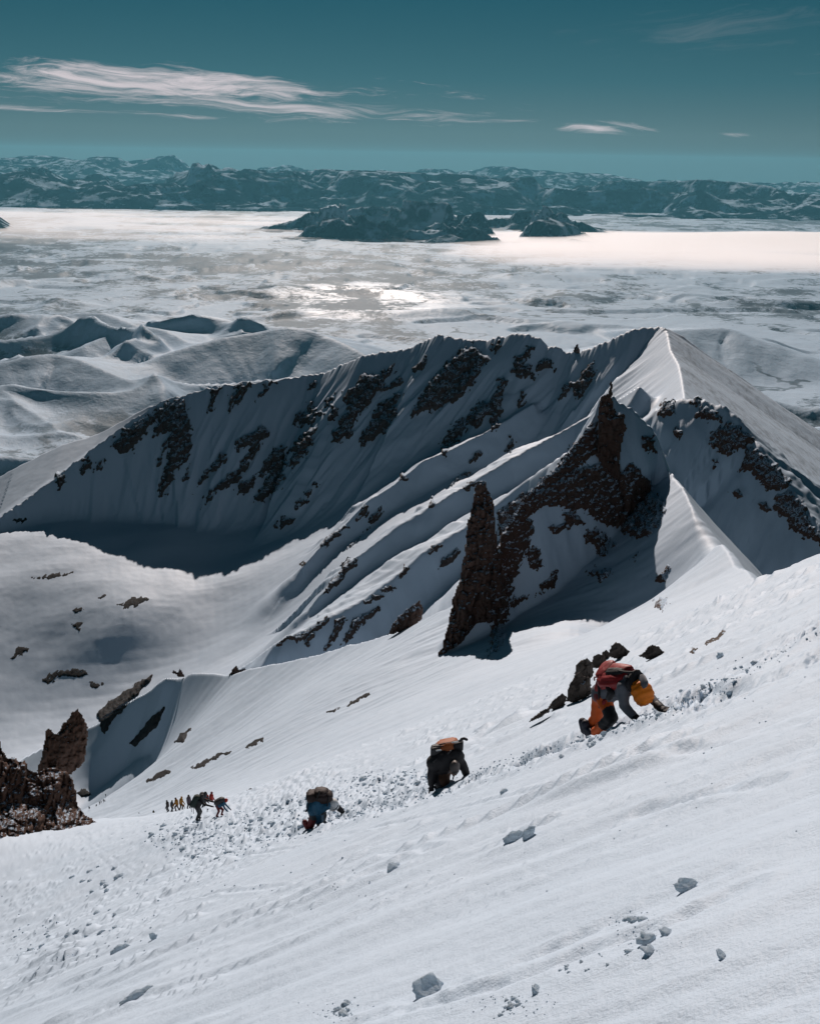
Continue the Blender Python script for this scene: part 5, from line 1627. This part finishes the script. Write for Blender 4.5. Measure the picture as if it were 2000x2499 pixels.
small_person(*z4(905, 862), 56, 'dark_jacket', 'charcoal', ('green', 'tall dark green backpack on the hunched climber nearest in the waiting group'), 'charcoal', 0.45, 1.0, 0.05, (0.42, -0.35), 'hunched climber with a tall dark green pack, nearest of the waiting group', group=G, dist=55)
small_person(*z4(1350, 792), 46, 'teal', 'dark_red', ('charcoal', 'dark backpack on the stooping climber with the red helmet'), 'bright_red', 1.05, 1.0, 0.16, (0.25, -0.9), 'stooping climber in a teal jacket and red helmet at the right of the waiting group', group=G, dist=58)
small_person(*z4(1010, 640), 38, 'slate', 'black', ('slate', 'bulky grey pack rising behind the tall dark green backpack'), 'black', 0.35, 1.0, 0.1, (0.2, -0.7), 'dark figure with a bulky grey pack behind the hunched climber', group=G, dist=78)
small_person(*z4(1095, 620), 33, 'bright_red', 'black', None, 'maroon', 0.1, -1.0, 0.05, (0.1, -0.8), 'left one of two mountaineers in red jackets', group=G, dist=82)
small_person(*z4(1180, 620), 35, 'bright_red', 'charcoal', None, 'dark_red', 0.05, 1.0, 0.05, (0.1, -0.8), 'right one of two mountaineers in red jackets', group=G, dist=82)
small_person(*z4(700, 632), 30, 'mauve', 'black', None, 'maroon', 0.05, 0.3, 0.08, (0.05, -0.95), 'lone standing mountaineer in a dull mauve jacket left of the big packs', group=G, dist=105)
small_person(*z4(540, 660), 29, 'yellow', 'brown', None, 'yellow', 0.15, 1.0, 0.14, (0.15, -0.9), 'right one of two mountaineers in mustard jackets', group=G, dist=110)
small_person(*z4(455, 675), 28, 'yellow', 'brown', None, 'brown', 0.15, -1.0, 0.16, (0.2, -0.8), 'left one of two mountaineers in mustard jackets', group=G, dist=110)
small_person(*z4(345, 692), 24, 'dark_jacket', 'charcoal', None, 'charcoal', 0.1, 1.0, 0.05, (0.1, -0.9), 'right one of two dark figures at the left end of the waiting group', group=G, dist=122)
small_person(*z4(262, 700), 25, 'maroon', 'charcoal', None, 'charcoal', 0.1, -1.0, 0.05, (0.1, -0.9), 'left one of two dark figures at the left end of the waiting group', group=G, dist=122)
for (a, b, lab) in (((1092, 640, 54.5), (1075, 825, 54.5), 'trekking pole planted in front of the hunched climber with the green pack'), ((1235, 650, 57.5), (1190, 805, 57.5), 'thin pole between the hunched climber and the one in teal'),
                    ((750, 590, 54.6), (757, 700, 54.6), 'left one of two thin poles behind the hunched climber\'s pack'), ((795, 610, 54.6), (798, 738, 54.6), 'right one of two thin poles behind the hunched climber\'s pack'), ((597, 550, 109), (612, 630, 109), 'thin pole beside the mountaineers in mustard jackets')):
    pa, pb = (PD(np.array(z4(q[0], q[1])[0]), np.array(z4(q[0], q[1])[1]), np.array(float(q[2]))) for q in (a, b))
    t = new_root('trekking_pole', pb)
    r_ = 0.018 if a[2] < 60 else 0.03
    add_part('shaft', tube([pa, pb], r_, 5), C_['black'], t, pb)
    add_part('grip', tube([pa, pa + (pb - pa) * 0.12], r_ * 1.8, 5), C_['charcoal'], t, pb)
    tag(t, lab, 'pole')
small_person(374.5, 1984, 13, 'olive', 'olive', None, 'charcoal', 0.2, 0.2, 0.05, (0.3, -0.6), 'figure in olive sitting alone in the snow', sit=True, group='tiny figures far down the couloir', dist=165, voxel=0.06)
small_person(340.5, 1985, 6.5, 'dark_jacket', 'black', None, 'charcoal', 1.2, -1.0, 0.05, (0.3, -0.6), 'small dark figure lying in the snow left of the one sitting in olive', sit=True, group='tiny figures far down the couloir', dist=175, voxel=0.08)
for i, (zx, zy, h, lab) in enumerate(((300, 603, 10, 'tiny lone figure nearest the red-brown rocks'), (437, 566, 10, 'tiny figure at the left foot of the far file'), (492, 568, 10, 'tiny figure at the foot of the far file, right of its neighbour'),
                                      (497, 502, 9, 'left of two tiny figures in the middle of the far file'), (527, 475, 8, 'right of two tiny figures in the middle of the far file'), (570, 462, 9.5, 'left of two tiny figures at the head of the far file'),
                                      (598, 462, 8, 'right of two tiny figures at the head of the far file'), (706, 452, 9, 'left of two tiny figures walking ahead of the far file'), (772, 447, 9, 'right of two tiny figures walking ahead of the far file'), (612, 345, 7, 'tiny highest figure alone above the far file'))):
    small_person(180 + zx * 220 / 1725, 1900 + zy * 220 / 1725, h, 'charcoal' if i % 2 else 'navy', 'black', None, 'black', 0.15 + 0.1 * (i % 3), 1.0 if i != 0 else 0.3, 0.14, (0.15, -0.8), lab, group='tiny figures far down the couloir', dist=410 if i else 400, voxel=0.14)
# ------------------------------------------------------------------ loose snow
def clod_mesh(seed, sub=2, rough=0.35, squash=(1, 1, 1), scoop=False):
    bm = bmesh.new()
    bmesh.ops.create_icosphere(bm, subdivisions=sub, radius=1.0)
    co = np.array([v.co[:] for v in bm.verts])
    n1 = fbm(co[:, 0] * 1.1 + co[:, 2] * 0.7, co[:, 1] * 1.1 - co[:, 2] * 0.6, 3, seed)
    n2 = pnoise(co[:, 0] * 2.6 + co[:, 2], co[:, 1] * 2.6 - co[:, 2] * 1.3, seed + 4)
    n3 = pnoise(co[:, 0] * 5.5 - co[:, 2] * 2, co[:, 1] * 5.5 + co[:, 2] * 3, seed + 8)
    r = 1 + rough * n1 * 1.7 + rough * 0.6 * n2 + rough * 0.3 * n3
    co = co * r[:, None]
    for k in range(3):                                       # broken flat faces
        nn = unit(np.random.RandomState(seed * 7 + k).randn(3))
        dd = co @ nn
        co = co - np.outer(np.clip(dd - 0.72, 0, None), nn)
    if scoop:
        top = co[:, 2] > 0.25
        co[top, 2] = 0.25 + (co[top, 2] - 0.25) * 0.2 - 0.25 * np.clip(1 - (co[top, 0] ** 2 + co[top, 1] ** 2) * 1.3, 0, 1)
    co = co * np.array(squash)
    for v, c in zip(bm.verts, co):
        v.co = c
    me = bpy.data.meshes.new('snow_clod')
    bm.to_mesh(me)
    bm.free()
    for p in me.polygons:
        p.use_smooth = True
    me.materials.append(M_CLOD)
    return me


rnd = random.Random(11)
CLODS = [clod_mesh(300 + i, 3, 0.55, (1, 0.8 + 0.05 * i, 0.60 + 0.03 * i)) for i in range(8)]


def clod(name, px, py, wpx, label, cat, group=None, me=None, sq=(1, 1, 1), rot=None, sink=0.95, d0=3.0):
    B, ok = hit([px], [py], d0)
    if not ok[0]:
        return None
    p = B[0]
    r = wpx * 0.5 * np.linalg.norm(p) / F
    o = bpy.data.objects.new(name, me or rnd.choice(CLODS))
    COL.objects.link(o)
    o.location = (p[0], p[1], p[2] + r * (1 - sink) * 0.62 * sq[2])
    o.scale = (r * sq[0], r * sq[1], r * sq[2])
    o.rotation_euler = rot or (rnd.uniform(-0.4, 0.4), rnd.uniform(-0.4, 0.4), rnd.uniform(0, 6.28))
    tag(o, label, cat, group)
    return o


SC_A = clod_mesh(331, 4, 0.36, (1, 0.85, 0.85), True)
SC_B = clod_mesh(337, 4, 0.36, (1, 0.7, 0.62), True)
SLAB = clod_mesh(341, 4, 0.42, (1.0, 0.35, 0.75))
clod('snow_block', 1046, 2424, 62, 'big scooped block of snow at the bottom centre of the slope', 'snow block', me=SC_A, rot=(0.35, -0.2, 0.3), sink=0.1)
clod('snow_block', 1671, 2172, 48, 'rounded snow block with a hollow top on the right of the slope', 'snow block', me=SC_B, rot=(0.3, -0.25, 0.1), sink=0.1)
clod('snow_slab', 1291, 2042, 34, 'upright broken slab of wind crust below the black-jacketed climber', 'snow slab', me=SLAB, rot=(0.2, -0.9, 0.2), sq=(1.2, 1, 1.1), sink=0.1)
clod('snow_slab', 1255, 2050, 50, 'flat broken slab lying against the upright slab of wind crust', 'snow slab', me=SLAB, rot=(0.2, -0.25, 0.2), sq=(1.0, 1, 0.7), sink=0.2)
clod('snow_block', 957, 2122, 34, 'pale snow block beside the long crack left of centre', 'snow block', sq=(1, 0.8, 0.8))
clod('snow_block', 1760, 2338, 34, 'lone flat snow lump low on the right of the slope', 'snow block', me=SC_B, rot=(0.2, -0.2, 2.0), sq=(1, 1, 0.8), sink=0.2)
clod('snow_block', 1578, 2300, 36, 'angular snow block in the middle of the small heap on the right', 'snow block', sq=(1, 0.9, 1.0), sink=0.15)
clod('snow_block', 1588, 2322, 38, 'lower flat block of the small heap on the right', 'snow block', sq=(1, 0.8, 0.55))
clod('snow_block', 1628, 2278, 46, 'crumbly snow lump at the upper right of the small heap', 'snow block', sq=(1, 0.8, 0.6))
clod('snow_block', 1537, 2322, 24, 'small snow lump left of the small heap', 'snow block', sq=(1, 0.8, 0.6))
clod('snow_block', 1312, 2416, 34, 'hollow snow lump at the bottom right of centre', 'snow block', me=SC_A, rot=(0.3, 0.4, 1.0))
clod('snow_block', 376, 2292, 22, 'small upright snow lump on the lower left of the slope', 'snow block', sq=(0.8, 0.8, 1.1), sink=0.1)
clod('snow_slab', 296, 2318, 42, 'low broken crust slab on the lower left of the slope', 'snow slab', me=SLAB, rot=(0.1, -0.2, 0.3), sq=(1, 1, 0.7))
clod('snow_slab', 340, 2430, 60, 'long low slab of crust near the bottom left corner', 'snow slab', me=SLAB, rot=(0.1, -0.3, 0.35), sq=(1.3, 1, 0.5))
clod('snow_block', 292, 2140, 22, 'small snow lump alone on the left of the slope', 'snow block')
clod('snow_block', 1756, 1604, 16, 'small pale snow block right of the rocks behind the nearest climber', 'snow block', sq=(0.8, 0.8, 1.2), sink=0.1)
for cx, cy, sx, sy, n, w0, w1, lab, grp in (
        (1540, 2246, 26, 10, 9, 9, 22, 'round snow clod in the small cluster above the heap on the right', 'cluster of round clods on the right'),
        (1240, 2460, 40, 14, 12, 8, 22, 'snow clod in the trail of crumbs at the bottom edge', 'clods along the bottom edge'),
        (835, 2472, 24, 16, 8, 10, 24, 'snow clod in the pile at the bottom just left of centre', 'pile of clods at the bottom'),
        (1410, 2365, 60, 18, 8, 7, 12, 'small clod strewn between the heap and the bottom edge', 'strewn clods on the right'),
        (1700, 1690, 120, 40, 22, 7, 18, 'snow clod kicked out of the trail above the nearest climber', 'clods along the trail above the nearest climber'),
        (1450, 1806, 40, 10, 12, 8, 20, 'snow clod at the boots of the nearest climber', 'clods at the nearest climber\'s boots'),
        (130, 2290, 130, 40, 18, 7, 20, 'broken crust lump in the rough patch on the lower left', 'lumps in the rough patch on the lower left'),
        (240, 2150, 60, 40, 12, 6, 14, 'stray snow lump on the left of the slope', 'stray lumps on the left')):
    for i in range(n):
        a, b = rnd.gauss(0, 0.6), rnd.gauss(0, 0.6)
        if cx == 1700:
            px_, py_ = cx + a * sx * 1.6, cy - a * sx * 0.80 + b * sy * 0.5
        elif sx > 35:
            px_, py_ = cx + a * sx, cy - a * sx * 0.32 + b * sy
        else:
            px_, py_ = cx + a * sx, cy + b * sy
        if not (-20 < px_ < 2020 and py_ < 2499):
            continue
        clod('snow_clod', px_, py_, rnd.uniform(w0, w1), lab, 'snow clod', grp)

# churned debris of the trail below the climbers: chunk after chunk
placed = 0
while placed < 110:
    px_, py_ = rnd.uniform(350, 1050), rnd.uniform(1880, 2125)
    if float(poly_sdf(DEB, np.array([px_]), np.array([py_]))[0]) < 0:
        continue
    clod('snow_chunk', px_, py_, rnd.choice((7, 8, 9, 10, 11, 13, 16)), 'chunk of broken snow in the churned trail below the teal-jacketed climber', 'snow chunk', 'chunks in the churned trail', d0=14.0)
    placed += 1

# crumbs too small to pick apart
cv, cf = [], []
ico = clod_mesh(399, 1, 0.4)
iv = np.array([v.co[:] for v in ico.vertices])
if_ = np.array([p.vertices[:] for p in ico.polygons])
rs = np.random.RandomState(5)
PXs, PYs, WSs = [], [], []
n = 1700
x_, y_ = rs.uniform(330, 1060, n), rs.uniform(1875, 2130, n)
kk = poly_sdf(DEB, x_, y_) > -14 * rs.rand(n)
PXs.append(x_[kk]); PYs.append(y_[kk]); WSs.append(rs.uniform(2.5, 7, kk.sum()))
tp = np.array([to_px(p) for p in TRAIL])
for _ in range(520):
    i = rs.randint(len(tp) - 1)
    t_ = rs.rand()
    q = tp[i] * (1 - t_) + tp[i + 1] * t_
    PXs.append([q[0] + rs.randn() * 14]); PYs.append([q[1] + rs.randn() * 10]); WSs.append([rs.uniform(2.5, 7.5)])
for cx, cy, sx, sy, n in ((130, 2290, 150, 40, 70), (700, 2150, 300, 30, 60), (1540, 2290, 60, 30, 50), (1250, 2450, 60, 16, 70), (835, 2470, 40, 18, 40), (1750, 1680, 160, 60, 30), (1500, 2100, 400, 200, 24)):
    PXs.append(cx + rs.randn(n) * sx); PYs.append(cy + rs.randn(n) * sy); WSs.append(rs.uniform(2.5, 6.5, n))
PXs, PYs, WSs = (np.concatenate([np.asarray(a, float) for a in q]) for q in (PXs, PYs, WSs))
ok = (PXs > -40) & (PXs < 2040) & (PYs < 2520) & (PYs > 1500)
PXs, PYs, WSs = PXs[ok], PYs[ok], WSs[ok]
Bc, okc = hit(PXs, PYs, 3.0)
for p, w, k in zip(Bc, WSs, okc):
    if not k or p[1] > 70:
        continue
    r = w * 0.5 * np.linalg.norm(p) / F
    an = rs.rand() * 6.28
    R_ = np.array([[math.cos(an), -math.sin(an), 0], [math.sin(an), math.cos(an), 0], [0, 0, 0.75]])
    cf.append(if_ + len(cv) * len(iv))
    cv.append(iv @ R_.T * r + p + np.array([0, 0, r * 0.3]))
o = mesh_obj('snow_crumbs', np.concatenate(cv), np.concatenate(cf), M_CLOD, kind='stuff')
bpy.data.meshes.remove(ico)
